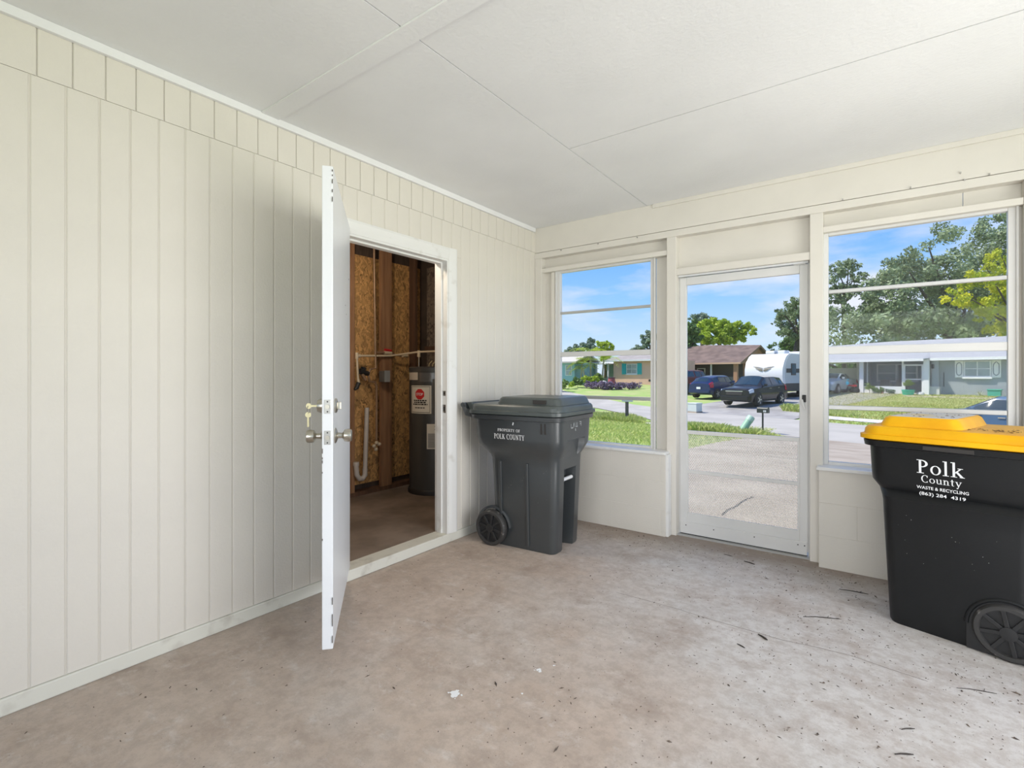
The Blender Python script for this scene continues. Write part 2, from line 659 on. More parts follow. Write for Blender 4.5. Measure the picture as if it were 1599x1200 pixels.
GLY = {
    'P': (bar(.12, 0, .26, 1) + bar(.0, 0, .40, .05) + bar(.0, .95, .2, 1) + ring(.26, .725, .36, .275, .14, .06, -90, 90), .68),
    'o': (ring(.30, .32, .29, .34, .12, .05), .62),
    'l': (bar(.1, 0, .23, 1.06) + bar(0, 0, .33, .045) + bar(0, 1.0, .12, 1.06), .36),
    'k': (bar(.1, 0, .23, 1.06) + bar(0, 0, .33, .045) + bar(0, 1.0, .12, 1.06) + stroke((.2, .28), (.52, .62), .07) + bar(.36, .61, .64, .655) + stroke((.3, .40), (.60, .02), .13) + bar(.46, 0, .72, .045), .74),
    'C': (ring(.40, .5, .40, .53, .15, .06, 48, 312) + bar(.60, .70, .67, .98) + bar(.60, .02, .66, .2), .76),
    'u': (bar(.08, .18, .2, .65) + bar(0, .6, .1, .65) + ring(.27, .2, .19, .22, .12, .07, 180, 330) + bar(.44, 0, .56, .65) + bar(.36, .6, .46, .65) + bar(.5, 0, .64, .045), .66),
    'n': (bar(.08, 0, .2, .65) + bar(0, .6, .1, .65) + bar(0, 0, .29, .045) + ring(.33, .42, .21, .24, .12, .07, 0, 150) + bar(.42, 0, .54, .44) + bar(.34, 0, .63, .045), .66),
    't': (bar(.12, .1, .24, .85) + bar(.0, .6, .38, .65) + ring(.27, .14, .15, .16, .11, .06, 180, 320), .42),
    'y': (stroke((.1, .65), (.31, .02), .12) + bar(0, .61, .24, .655) + stroke((.54, .65), (.22, -.28), .06) + bar(.42, .61, .64, .655) + ring(.17, -.24, .07, .07, .07, .07), .62),
    'O': (ring(.37, .5, .37, .53, .13, .06), .78),
    'L': (bar(.1, 0, .23, 1) + bar(0, 0, .55, .06) + bar(0, .95, .34, 1) + bar(.49, 0, .55, .25), .60),
    'K': (bar(.1, 0, .23, 1) + bar(0, 0, .33, .05) + bar(0, .95, .33, 1) + stroke((.22, .42), (.6, .97), .08) + stroke((.32, .56), (.66, .03), .14) + bar(.5, 0, .76, .05), .76),
    'U': (bar(.1, .28, .23, 1) + bar(0, .95, .33, 1) + ring(.355, .3, .255, .32, .13, .08, 180, 360) + bar(.54, .28, .61, 1) + bar(.46, .95, .69, 1), .74),
    'N': (bar(.1, 0, .17, 1) + bar(0, 0, .27, .05) + stroke((.12, .98), (.60, .03), .14) + bar(.57, 0, .64, 1) + bar(.48, .95, .74, 1), .78),
    'T': (bar(.27, 0, .41, 1) + bar(.17, 0, .51, .05) + bar(0, .93, .68, 1) + bar(0, .78, .05, 1) + bar(.63, .78, .68, 1), .70),
    'Y': (bar(.28, 0, .42, .45) + bar(.18, 0, .52, .05) + stroke((.1, .97), (.35, .42), .13) + stroke((.60, .97), (.36, .42), .07) + bar(0, .95, .28, 1) + bar(.48, .95, .70, 1), .72),
    'R': (bar(.12, 0, .26, 1) + bar(.0, 0, .38, .05) + bar(.0, .95, .2, 1) + ring(.26, .735, .32, .265, .13, .06, -90, 90) + stroke((.36, .5), (.66, .03), .14), .72),
    'E': (bar(.1, 0, .24, 1) + bar(0, 0, .56, .06) + bar(0, .94, .54, 1) + bar(.2, .48, .44, .54) + bar(.5, 0, .56, .24) + bar(.48, .78, .54, 1), .62),
    'F': (bar(.1, 0, .24, 1) + bar(0, 0, .36, .05) + bar(0, .94, .54, 1) + bar(.2, .48, .44, .54) + bar(.48, .78, .54, 1), .60),
    ' ': ([], .34),
}


def serif_text(txt, h, width):
    """flat letter polygons, centred; height of capitals h, total width given"""
    x = 0.0
    Q = []
    for ch in txt:
        g, adv = GLY[ch]
        Q += [[(x + px, py) for px, py in q] for q in g]
        x += adv + .06
    x -= .06
    return [[((px - x / 2) * width / x, py * h) for px, py in q] for q in Q]


def sans_text(txt, h, width):
    cu = bpy.data.curves.new('lettering', 'FONT')
    cu.body = txt
    cu.offset = .012
    cu.resolution_u = 3
    o = bpy.data.objects.new('lettering', cu)
    COL.objects.link(o)
    bpy.context.view_layer.update()
    dg = bpy.context.evaluated_depsgraph_get()
    me = bpy.data.meshes.new_from_object(o.evaluated_get(dg))
    vv = [v.co.copy() for v in me.vertices]
    ff = [tuple(p.vertices) for p in me.polygons]
    bpy.data.objects.remove(o)
    x0, x1 = min(v.x for v in vv), max(v.x for v in vv)
    y0, y1 = min(v.y for v in vv), max(v.y for v in vv)
    return [[((vv[i].x - (x0 + x1) / 2) * width / (x1 - x0), (vv[i].y - y0) * h / (y1 - y0)) for i in f] for f in ff]


def polys(mb, Q, place):
    for q in Q:
        mb.add([place(x, y) for x, y in q], [tuple(range(len(q)))])


# ------------------------------------------------------------------ the porch
W = -2.58           # wall face
YB = 3.875          # face of beam and posts
ZC = 2.605          # ceiling
YR = -2.7           # rear edge of porch
XR = 2.15           # open side of porch
Y0, Y1 = 1.80, 2.70  # doorway in the wall


def build_porch():
    fl = tag(MB().box(W - .0, XR, YR, 4.06, -.12, 0).build('floor', FLOOR), 'bare and worn grey painted concrete porch floor', kind='structure')
    # hairline crack
    mb = MB()
    pts = [at(960, 925, 0), ]
    path = []
    for px, py in ((962, 926), (1010, 939), (1060, 953), (1110, 968), (1165, 984), (1220, 999), (1275, 1011), (1330, 1025), (1390, 1045), (1450, 1066)):
        t = HC * F / (py - HY)
        x, y = gxy(px, t)
        path.append((x + random.uniform(-.006, .006), y + random.uniform(-.006, .006)))
    for a, b in zip(path, path[1:]):
        for q in stroke(a, b, .0035):
            mb.add([(x, y, .0006) for x, y in q], [(0, 1, 2, 3)])
    mb.build('crack', mat('crack_dirt', (.25, .22, .20, 1), .9), fl)
    # dried paint splashes
    for px, py, n, r in ((712, 1083, 9, .035), (842, 1048, 7, .022), (865, 1040, 3, .01), (815, 1084, 3, .008)):
        t = HC * F / (py - HY)
        cx, cy = gxy(px, t)
        mb = MB()
        for k in range(n):
            a = random.uniform(0, 2 * PI)
            d = random.uniform(0, r)
            s_ = random.uniform(.25, .6) * r * (1.2 - d / r)
            e = [(cx + d * math.cos(a) + s_ * random.uniform(.6, 1.3) * math.cos(q), cy + d * math.sin(a) + s_ * random.uniform(.5, 1.2) * math.sin(q)) for q in [2 * PI * i / 9 for i in range(9)]]
            mb.add([(x, y, .0008 + k * .00005) for x, y in e], [tuple(range(9))])
        mb.build('paint_splash', INK, fl)

    # ---- wall with grooved boards
    wl = MB()
    wl.box(W - .12, W - .0042, YR, Y0 - .03, .0, ZC)
    wl.box(W - .12, W - .0042, Y1 + .03, 4.0, .0, ZC)
    wl.box(W - .12, W - .0042, Y0 - .03, Y1 + .03, 2.13, ZC)
    wall = tag(wl.build('wall_left', CREAM), 'cream wall of vertical grooved boards with utility doorway', kind='structure')
    sp = .105
    zs = 2.385
    gap = .005

    def board_mesh(z0, z1, gap=gap, ch=.0035):
        mb = MB()
        # board with chamfered long edges; origin on wall face
        h = sp - gap
        ring_ = lambda z: [(-.0042, 0, z), (-.0042, h, z), (-.0022, h, z), (0, h - ch, z), (0, ch, z), (-.0022, 0, z)]
        mb.loft([ring_(z0), ring_(z1)])
        return mb.mesh('board', CREAM)
    full, up, over = board_mesh(.068, zs - .001), board_mesh(zs + .001, ZC, .003, .0025), board_mesh(2.14, zs - .001)
    k0 = int((YR - .442) / sp) - 1
    for k in range(k0, 40):
        y = .442 + k * sp + gap / 2
        if y < YR or y + sp > 3.93:
            continue
        if y + sp > Y0 - .06 and y < Y1 + .06:
            link('board', over, wall, loc=(W, y, 0))
        else:
            link('board', full, wall, loc=(W, y, 0))
    for k in range(k0, 40):
        y = .461 + k * sp + gap / 2
        if y < YR or y + sp > 3.95:
            continue
        link('board', up, wall, loc=(W + .001, y, 0))
    tag(MB().box(W - .12, W + .008, YR, 3.86, .0, .066).build('baseboard_left', mat('curb_paint', (.66, .65, .575, 1), .7, col2=(.47, .44, .38, 1), scale=9, detail=8, lo=.25, hi=.45), bevel=.006), 'painted concrete curb under the board wall', kind='structure')
    tag(MB().box(W, W + .022, YR, 3.86, ZC - .038, ZC).build('trim_1', CEIL, bevel=.003), 'cream strip between board wall and ceiling', kind='structure')

    # ---- ceiling
    ce = tag(MB().box(W - .1, XR, YR, 4.0, ZC + .012, ZC + .06).build('ceiling', CEIL), 'white painted sheet ceiling with flat battens', kind='structure')
    g = .0035
    xs = [W, -1.5, XR]
    for x0, x1, ys in ((W, -1.5, (YR, 1.355, 4.0)), (-1.5, XR, (YR, 0.09, 1.355, 2.62, 4.0))):
        for a, b in zip(ys, ys[1:]):
            MB().box(x0 + g, x1 - g, a + g, b - g, ZC, ZC + .012).build('ceiling_panel', CEIL, ce)
    for x0, x1, y0, y1, th in ((W + .022, -1.5, 1.31, 1.40, .008), (-1.5, XR, 1.31, 1.40, .008), (-1.47, XR, .06, .13, .008)):
        MB().box(x0, x1, y0, y1, ZC - th, ZC).build('batten', CEIL, ce)

    tag(MB().box(-1.45, XR - .1, YB - .012, YB, ZC - .032, ZC).build('trim_4', CREAM2, bevel=.002), 'thin cream strip between beam and ceiling', kind='structure')

    # ---- doorway trim
    cas = struct('trim_2', 'white painted door casing and jamb around the utility doorway')
    JX0, JX1 = W - .125, W + .004
    MB().box(JX0, JX1, Y1, Y1 + .03, .066, 2.12).build('jamb', WHITE_W, cas, bevel=.002)
    MB().box(JX0, JX1, Y0 - .03, Y0, .066, 2.12).build('jamb', WHITE_W, cas, bevel=.002)
    MB().box(JX0, JX1, Y0, Y1, 2.09, 2.12).build('head_jamb', WHITE_W, cas, bevel=.002)
    MB().box(JX0 + .03, JX1 - .05, Y1 - .013, Y1, .066, 2.09).build('door_stop', WHITE_W, cas, bevel=.002)
    MB().box(JX0 + .03, JX1 - .05, Y0, Y1 - .013, 2.077, 2.09).build('door_stop', WHITE_W, cas, bevel=.002)

    def casing(poly, a, b, axis):
        mb = MB()
        prof = [(0, 0), (.085, 0), (.085, .014), (.07, .018), (.03, .015), (.008, .010), (0, .008)]
        rings = []
        for t in (a, b):
            rings.append([(W + d, Y1 + .012 + u, t) if axis == 'r' else ((W + d, Y0 - .012 - u, t) if axis == 'l' else (W + d, t, 2.105 + u)) for u, d in prof])
        mb.loft(rings)
        return mb
    casing(None, .068, 2.192, 'r').build('casing', WHITE_W, cas)
    casing(None, .068, 2.192, 'l').build('casing', WHITE_W, cas)
    casing(None, Y0 - .012, Y1 + .012, 't').build('casing', WHITE_W, cas)
    for z, h in ((.995, .06), (1.11, .035)):
        MB().box(W - .04, W - .012, Y1 - .0015, Y1 + .001, z - h / 2, z + h / 2).build('strike_plate', STEEL, cas)
        MB().box(W - .033, W - .019, Y1 - .002, Y1, z - h / 4, z + h / 4).build('strike_hole', TEXTK, cas)


build_porch()


# ------------------------------------------------------------------ open utility door
def build_door1():
    Hc = Vector((-2.545, 1.832, 0))          # hinge-side corner of the visible face
    r = at(520.0, HY, 1.0)
    u = Vector((r.x, r.y, 0))
    # leaf end on the ray through the leading edge, .914 m from the hinge
    un = u.normalized()
    b = Hc.dot(un)
    c = Hc.length_squared - .914 ** 2
    m = b - math.sqrt(max(0.0, b * b - c)) if b * b > c else b
    B = un * m
    dirv = (B - Hc).normalized()
    nrm = Vector((-dirv.y, dirv.x, 0))
    if nrm.dot(Vector((1, 1, 0))) < 0:
        nrm = -nrm
    M = frame((Hc.x, Hc.y, 0), dirv, nrm)    # local x along leaf from hinge, y out of the visible face
    # frame() makes z = x cross y; keep z up
    up = 1 if M.col[2].z > 0 else -1
    root = struct('door_1', 'open white flush utility door standing into the porch')
    Lw, th, z0, z1 = (B - Hc).length, .044, .098, 2.125
    P = lambda x, y, z: Vector((Hc.x, Hc.y, 0)) + dirv * x + nrm * y + Vector((0, 0, z))

    def lb(x0, x1, y0, y1, za, zb):
        q = MB().box(x0, x1, y0, y1, za, zb)
        q.v = [tuple(P(*p)) for p in q.v]
        if up < 0:
            q.f = [f[::-1] for f in q.f]
        return q
    lb(0, Lw, -th, 0, z0, z1).build('leaf', WHITE, root, bevel=.003)
    lb(Lw - .002, Lw + .002, -th - .003, -th + .004, 1.2, 1.25)

    def hw(x, z, prof, side, name, m, n=28):
        o = P(x, 0 if side > 0 else -th, z)
        ax = nrm * side
        Mt = ax.to_track_quat('Z', 'Y').to_matrix().to_4x4()
        Mt.translation = o
        return MB().lathe(prof, n, Mt).build(name, m, root, smooth=40)
    kx = Lw - .07
    knob = [(.033, 0), (.033, .003), (.028, .008), (.013, .013), (.0115, .030), (.017, .034), (.026, .040), (.0285, .056), (.026, .068), (.022, .071), (.0, .072)]
    rose_z, bolt_z = .985, 1.115
    for s in (1, -1):
        hw(kx, rose_z, knob, s, 'door_knob', NICKEL)
    hw(kx, bolt_z, [(.032, 0), (.032, .006), (.027, .010), (.0, .012)], 1, 'deadbolt_rose', NICKEL)
    q = lb(kx - .004, kx + .004, .011, .026, bolt_z - .016, bolt_z + .016)
    q.build('thumb_turn', NICKEL, root, bevel=.002)
    hw(kx, bolt_z, [(.033, 0), (.031, .012), (.025, .026), (.020, .028), (.0, .028)], -1, 'deadbolt_cylinder', NICKEL)
    for z, nm in ((rose_z, 'latch'), (bolt_z, 'bolt')):
        lb(Lw - .0005, Lw + .0015, -th / 2 - .0135, -th / 2 + .0135, z - .029, z + .029).build(nm + '_plate', STEEL, root, bevel=.001)
        Mt = dirv.to_track_quat('Z', 'Y').to_matrix().to_4x4()
        Mt.translation = P(Lw + .001, -th / 2, z)
        MB().lathe([(.0095, 0), (.009, .005), (0, .005)], 16, Mt).build(nm + '_bolt', NICKEL, root, smooth=40)
        for dz in (-.021, .021):
            Mt = Mt.copy()
            Mt.translation = P(Lw + .001, -th / 2, z + dz)
            MB().lathe([(.0035, 0), (.003, .0012), (0, .0012)], 10, Mt).build('screw', TEXTK, root)
    for z in (.32, 1.1, 1.88):
        MB().tube([P(-.012, -.012, z - .045), P(-.012, -.012, z + .045)], .007, 8).build('hinge', WHITE_W, root)
    # old paint chips on the edges
    ch = MB()
    for z, dz in ((2.105, .008), (2.085, .006), (2.06, .018), (2.02, .012), (1.985, .02), (.93, .02), (.90, .008), (.885, .012), (.84, .006), (.56, .008), (.30, .03), (.22, .05), (.14, .03)):
        w_ = .0016
        a = P(Lw + .0032, -.002 if z > 1.3 or z < .5 else -th + .002, z)
        ch.obox(frame(a, dirv, nrm), .002, w_ * 2, dz)
    for x, z in ((.32, 1.62), (.25, 1.58), (.10, 1.80)):
        ch.obox(frame(P(x, .0004, z), dirv, nrm), .007, .001, .007)
    ch.build('paint_chip', mat('chipped_paint', (.10, .085, .07, 1), .8), root)
    # key left in the deadbolt with a second key hanging on its ring
    k = P(kx, -th - .028, bolt_z)
    key = thing('door_key', 'pair of brass keys on a ring hanging from the deadbolt of the white door', 'key', k)
    d2 = -nrm
    Mz = lambda o: frame(o, d2, (0, 0, 1))
    o = Vector((0, 0, 0))
    MB().obox(Mz(o + d2 * .012), .024, .008, .002).build('key_shank', BRASS, key)
    pl = [(.011 * math.cos(2 * PI * i / 14), .0125 * math.sin(2 * PI * i / 14)) for i in range(14)]
    MB().prism(pl, Mz(o + d2 * .034), .0022).build('key_bow', BRASS, key)
    rp = [o + d2 * (.036 + .004 * math.sin(q)) + Vector((0, 0, -.016 + .016 * math.cos(q))) + dirv * .003 * math.sin(2 * q) for q in [2 * PI * i / 16 for i in range(17)]]
    MB().tube(rp, .0011, 6, cap=False).build('key_ring', STEEL, key)
    o2 = o + d2 * .036 + Vector((0, 0, -.038))
    MB().prism([(x * 1.1, y) for x, y in pl], Mz(o2), .0022).build('key_bow', BRASS, key)
    MB().obox(Mz(o2 + Vector((0, 0, -.031))), .0075, .042, .0022).build('key_shank', BRASS, key)


build_door1()


# ------------------------------------------------------------------ window wall
def build_back():
    wb = struct('wall_back', 'cream porch front wall of posts, beam and painted block knee walls')
    MB().box(W, XR, YB, YB + .10, 2.378, ZC).build('beam', CREAM2, wb, bevel=.002)
    MB().box(W, XR, YB - .004, YB + .085, 2.322, 2.374).build('ledger_board', CREAM2, wb, bevel=.002)
    posts = [(-2.578, -2.503, .0), (-1.338, -1.264, .0), (-.370, -.294, .0), (.645, .72, .0), (2.05, 2.13, .0)]
    for a, b, z in posts:
        MB().box(a, b, YB - .003, YB + .086, .0, 2.322).build('post', CREAM2, wb, bevel=.003)
    # infill panels above the openings
    for a, b, z0 in ((-2.503, -1.338, 2.226), (-1.264, -.370, 2.072), (-.294, .40, 2.226), (.402, .645, 2.226), (.72, 2.05, 2.226)):
        MB().box(a, b, YB + .065, YB + .083, z0, 2.322).build('header_panel', CREAM2, wb, bevel=.001)
    for a, b, z0, z1 in ((-2.503, -1.338, 2.188, 2.226), (-1.264, -.370, 2.02, 2.072), (-.294, .645, 2.188, 2.226), (.72, 2.05, 2.188, 2.226)):
        MB().box(a, b, YB + .003, YB + .084, z0, z1).build('header_rail', CREAM2, wb, bevel=.002)
    # block knee walls with capping sills
    for a, b in ((-2.575, -1.322), (-.312, XR)):
        kw = MB().box(a + .001, b - .001, 3.80, 3.868, 0, .63).build('knee_wall', CREAM2, wb)
        for r in range(3):
            x = a - (.2 if r % 2 else 0)
            while x < b:
                x0, x1 = max(a, x), min(b, x + .405)
                if x1 - x0 > .02:
                    MB().box(x0, x1, 3.79, 3.872, r * .21, r * .21 + .21).build('block', CREAM, kw, bevel=.0018, seg=1)
                x += .405
    for a, b in ((-2.502, -1.316), (-.325, 2.05)):
        MB().box(a, b, 3.775, YB + .09, .63, .652).build('window_sill', WHITE_W, wb, bevel=.004)
    MB().box(-1.322, -1.3, 3.80, 3.87, .0, .63).build('corner_patch', WHITE_W, wb, bevel=.003)
    # nails and clips along the ledger
    nl = MB()
    for px, py in ((876, 391), (934, 381), (995, 371), (1316, 312), (1422, 293), (1500, 270), (1506, 281), (1545, 272)):
        r = at(px, py, 1.0)
        t = (YB - .006) / r.y
        nl.obox(Matrix.Translation((r.x * t, YB - .008, HC + (r.z - HC) * t)), .006, .008, .010)
    nl.build('nail', STEEL, wb)

    def window(name, label, x0, x1, z0, rails, zt, gl):
        w = struct(name, label)
        ya, yb = YB + .045, YB + .085
        fr = MB()
        fw = .036
        MB().box(x0 - fw, x0, ya, yb, z0 - .03, zt + fw).build('frame_stile', ALU, w, bevel=.003)
        MB().box(x1, x1 + fw, ya, yb, z0 - .03, zt + fw).build('frame_stile', ALU, w, bevel=.003)
        MB().box(x0, x1, ya, yb, zt, zt + fw).build('frame_head', ALU, w, bevel=.003)
        MB().box(x0, x1, ya, yb, z0 - .03, z0).build('frame_sill', ALU, w, bevel=.003)
        MB().box(x0 - fw - .008, x1 + fw + .008, ya - .012, ya, zt + fw - .014, zt + fw).build('frame_lip', ALU, w, bevel=.002)
        MB().box(x0 - fw - .008, x0 - fw + .004, ya - .012, ya, z0 - .02, zt + fw - .014).build('frame_lip', ALU, w, bevel=.002)
        MB().box(x1 + fw - .004, x1 + fw + .008, ya - .012, ya, z0 - .02, zt + fw - .014).build('frame_lip', ALU, w, bevel=.002)
        for z, h in rails:
            MB().box(x0, x1, ya + .006, yb - .008, z - h / 2, z + h / 2).build('rail', ALUG if h < .03 else ALU, w, bevel=.003)
        zz = [z0] + sorted(z for z, h in rails) + [zt]
        for a, b in zip(zz, zz[1:]):
            MB().box(x0, x1, ya + .018, ya + .021, a, b).build('pane', gl, w)
        return w
    window('window_1', 'four light window behind the grey bin', -2.335, -1.487, .668, ((1.807, .022), (1.432, .044), (1.05, .028)), 2.172, GLASS)
    window('window_2', 'four light window behind the yellow lidded bin', -.268, .588, .672, ((1.80, .024), (1.41, .050), (1.032, .028)), 2.172, GLASS_HAZE)
    # filler boards between frames and posts
    for a, b in ((-2.503, -2.375), (-1.445, -1.338)):
        MB().box(a, b, YB + .07, YB + .088, .652, 2.188).build('filler_board', CREAM2, wb)
    for a, b in ((-.294, -.30), (.628, .645)):
        if b > a:
            MB().box(a, b, YB + .055, YB + .088, .652, 2.188).build('filler_board', CREAM2, wb)
    MB().box(-2.425, -2.385, YB + .04, YB + .07, .652, 2.188).build('filler_board', CREAM2, wb, bevel=.002)


build_back()


# ------------------------------------------------------------------ screen door
def build_door2():
    d = struct('door_2', 'white aluminium storm door with metal grille lower half')
    x0, x1, z0, z1 = -1.256, -.386, .035, 2.005
    ya, yb = YB + .06, YB + .09
    sw = .052
    MB().box(x0, x0 + sw, ya, yb, z0, z1).build('stile', ALU, d, bevel=.004)
    MB().box(x1 - sw, x1, ya, yb, z0, z1).build('stile', ALU, d, bevel=.004)
    MB().box(x0 + sw, x1 - sw, ya, yb, z1 - .06, z1).build('top_rail', ALU, d, bevel=.003)
    MB().box(x0 + sw, x1 - sw, ya + .006, yb - .004, z0, .175).build('kick_plate', ALU, d, bevel=.002)
    MB().box(x0 + .005, x1 - .005, ya - .006, ya + .004, z0 - .02, z0 + .07).build('bottom_sweep', ALU, d, bevel=.003)
    MB().box(x0 + .005, x1 - .005, ya, ya + .008, z0 - .026, z0 - .02).build('sweep_seal', BLACK, d)
    MB().box(x0 + sw, x1 - sw, ya + .002, yb - .004, .786, .815).build('cross_rail', ALU, d, bevel=.003)
    MB().box(x0 + sw, x1 - sw, ya + .002, yb - .004, .482, .508).build('cross_rail', ALU, d, bevel=.003)
    MB().box(x0 + sw, x1 - sw, ya + .014, ya + .017, .815, z1 - .06).build('pane', GLASS, d)
    for x in (x0 + sw + .006, x1 - sw - .006):
        MB().box(x - .006, x + .006, ya + .004, ya + .012, .175, .786).build('glazing_bead', ALU, d)
    # expanded metal grille
    gm = mat('grille_metal', (.74, .72, .68, 1), .5)
    mb = MB()
    cw, ch = .0165, .0115
    yy = ya + .016
    t = .0042
    for za, zb in ((.175, .482), (.508, .786)):
        nx = int((x1 - x0 - 2 * sw) / cw)
        nz = int((zb - za) / ch)
        for j in range(nz + 1):
            z = za + j * (zb - za) / nz
            for i in range(nx):
                xa = x0 + sw + i * (x1 - x0 - 2 * sw) / nx
                xb = x0 + sw + (i + 1) * (x1 - x0 - 2 * sw) / nx
                xm = (xa + xb) / 2
                dz = ch * .5
                s = dz if (j % 2 == 0) else -dz
                for (pa, pb) in (((xa, z - s / 2), (xm, z + s / 2)), ((xm, z + s / 2), (xb, z - s / 2))):
                    mb.add([(pa[0], yy, pa[1] - t / 2), (pb[0], yy, pb[1] - t / 2), (pb[0], yy + .001, pb[1] + t / 2), (pa[0], yy + .001, pa[1] + t / 2), (pb[0], yy + .007, pb[1] + t / 2 - .001), (pa[0], yy + .007, pa[1] + t / 2 - .001)], [(0, 1, 2, 3), (3, 2, 4, 5)])
    g = mb.build('grille', gm, d)
    g['kind'] = 'stuff'
    MB().box(x1 - .035, x1 - .012, ya - .012, ya, 1.06, 1.11).build('latch_handle', BLACK, d, bevel=.003)
    MB().obox(frame((x1 - .027, ya - .014, 1.045), (1, 0, .25), (0, 1, 0)), .012, .008, .07).build('latch_lever', ALU, d, bevel=.002)
    for px, py in ((1245, 566), (1250, 566)):
        pass
    sc = MB()
    for x in (x0 + .05, -1.0, -.72, x1 - .06, x1 - .02):
        sc.obox(Matrix.Translation((x, ya - .007, z0 + .045)), .007, .003, .007)
    sc.build('screw', TEXTK, d)
    for x in (x0 + .02, x1 - .05):
        MB().box(x - .035, x + .035, ya - .008, ya, z1 - .002, z1 + .008).build('corner_bracket', STEEL, d)
    MB().box(x1, -.3701, YB + .066, YB + .088, .009, 2.02).build('side_jamb', ALU, d)
    MB().box(-1.2639, x0, YB + .066, YB + .088, .009, 2.02).build('side_jamb', ALU, d)
    # header track with white strip over the door
    MB().box(x0 - .004, x1 + .004, YB + .04, YB + .088, z1 + .004, 2.02).build('header_strip', WHITE, d)
    tag(MB().box(-1.264, -.370, YB + .02, 4.06, -.02, .009).build('trim_3', ALUG), 'worn metal threshold under the storm door', kind='structure')


build_door2()


# ------------------------------------------------------------------ open sides, roof
def build_shell():
    wr = struct('wall_right', 'low block wall and posts of the open porch side')
    MB().box(XR - .1, XR, YR, 3.79, 0, .62).build('knee_wall', CREAM2, wr)
    MB().box(XR - .1, XR, YR, YB, 2.33, ZC).build('beam', CREAM2, wr)
    for y in (YR, -.9, .9, 2.5):
        MB().box(XR - .095, XR - .005, y, y + .09, .62, 2.33).build('post', CREAM2, wr)
    ww = struct('wall_rear', 'low block wall and posts of the open porch rear')
    MB().box(W, XR, YR - .1, YR, 0, .62).build('knee_wall', CREAM2, ww)
    MB().box(W, XR, YR - .1, YR, 2.33, ZC).build('beam', CREAM2, ww)
    for x in (-1.4, .3):
        MB().box(x, x + .09, YR - .095, YR - .005, .62, 2.33).build('post', CREAM2, ww)
    rf = MB()  # unseen slab added to block the sun, eave trimmed to shorten its shadow
    rf.box(W - .1, XR + .3, YR - .4, 4.0, 2.67, 2.74)
    rf.box(-4.7, W - .1, YR - .4, 4.06, 2.83, 2.9)
    tag(rf.build('roof', mat('roof_edge', (.6, .58, .54, 1), .8)), 'unseen low roof slab added against the sun over porch and utility room', kind='structure')


build_shell()


# ------------------------------------------------------------------ utility room
UX, UY, UZ = -4.17, 3.95, .066


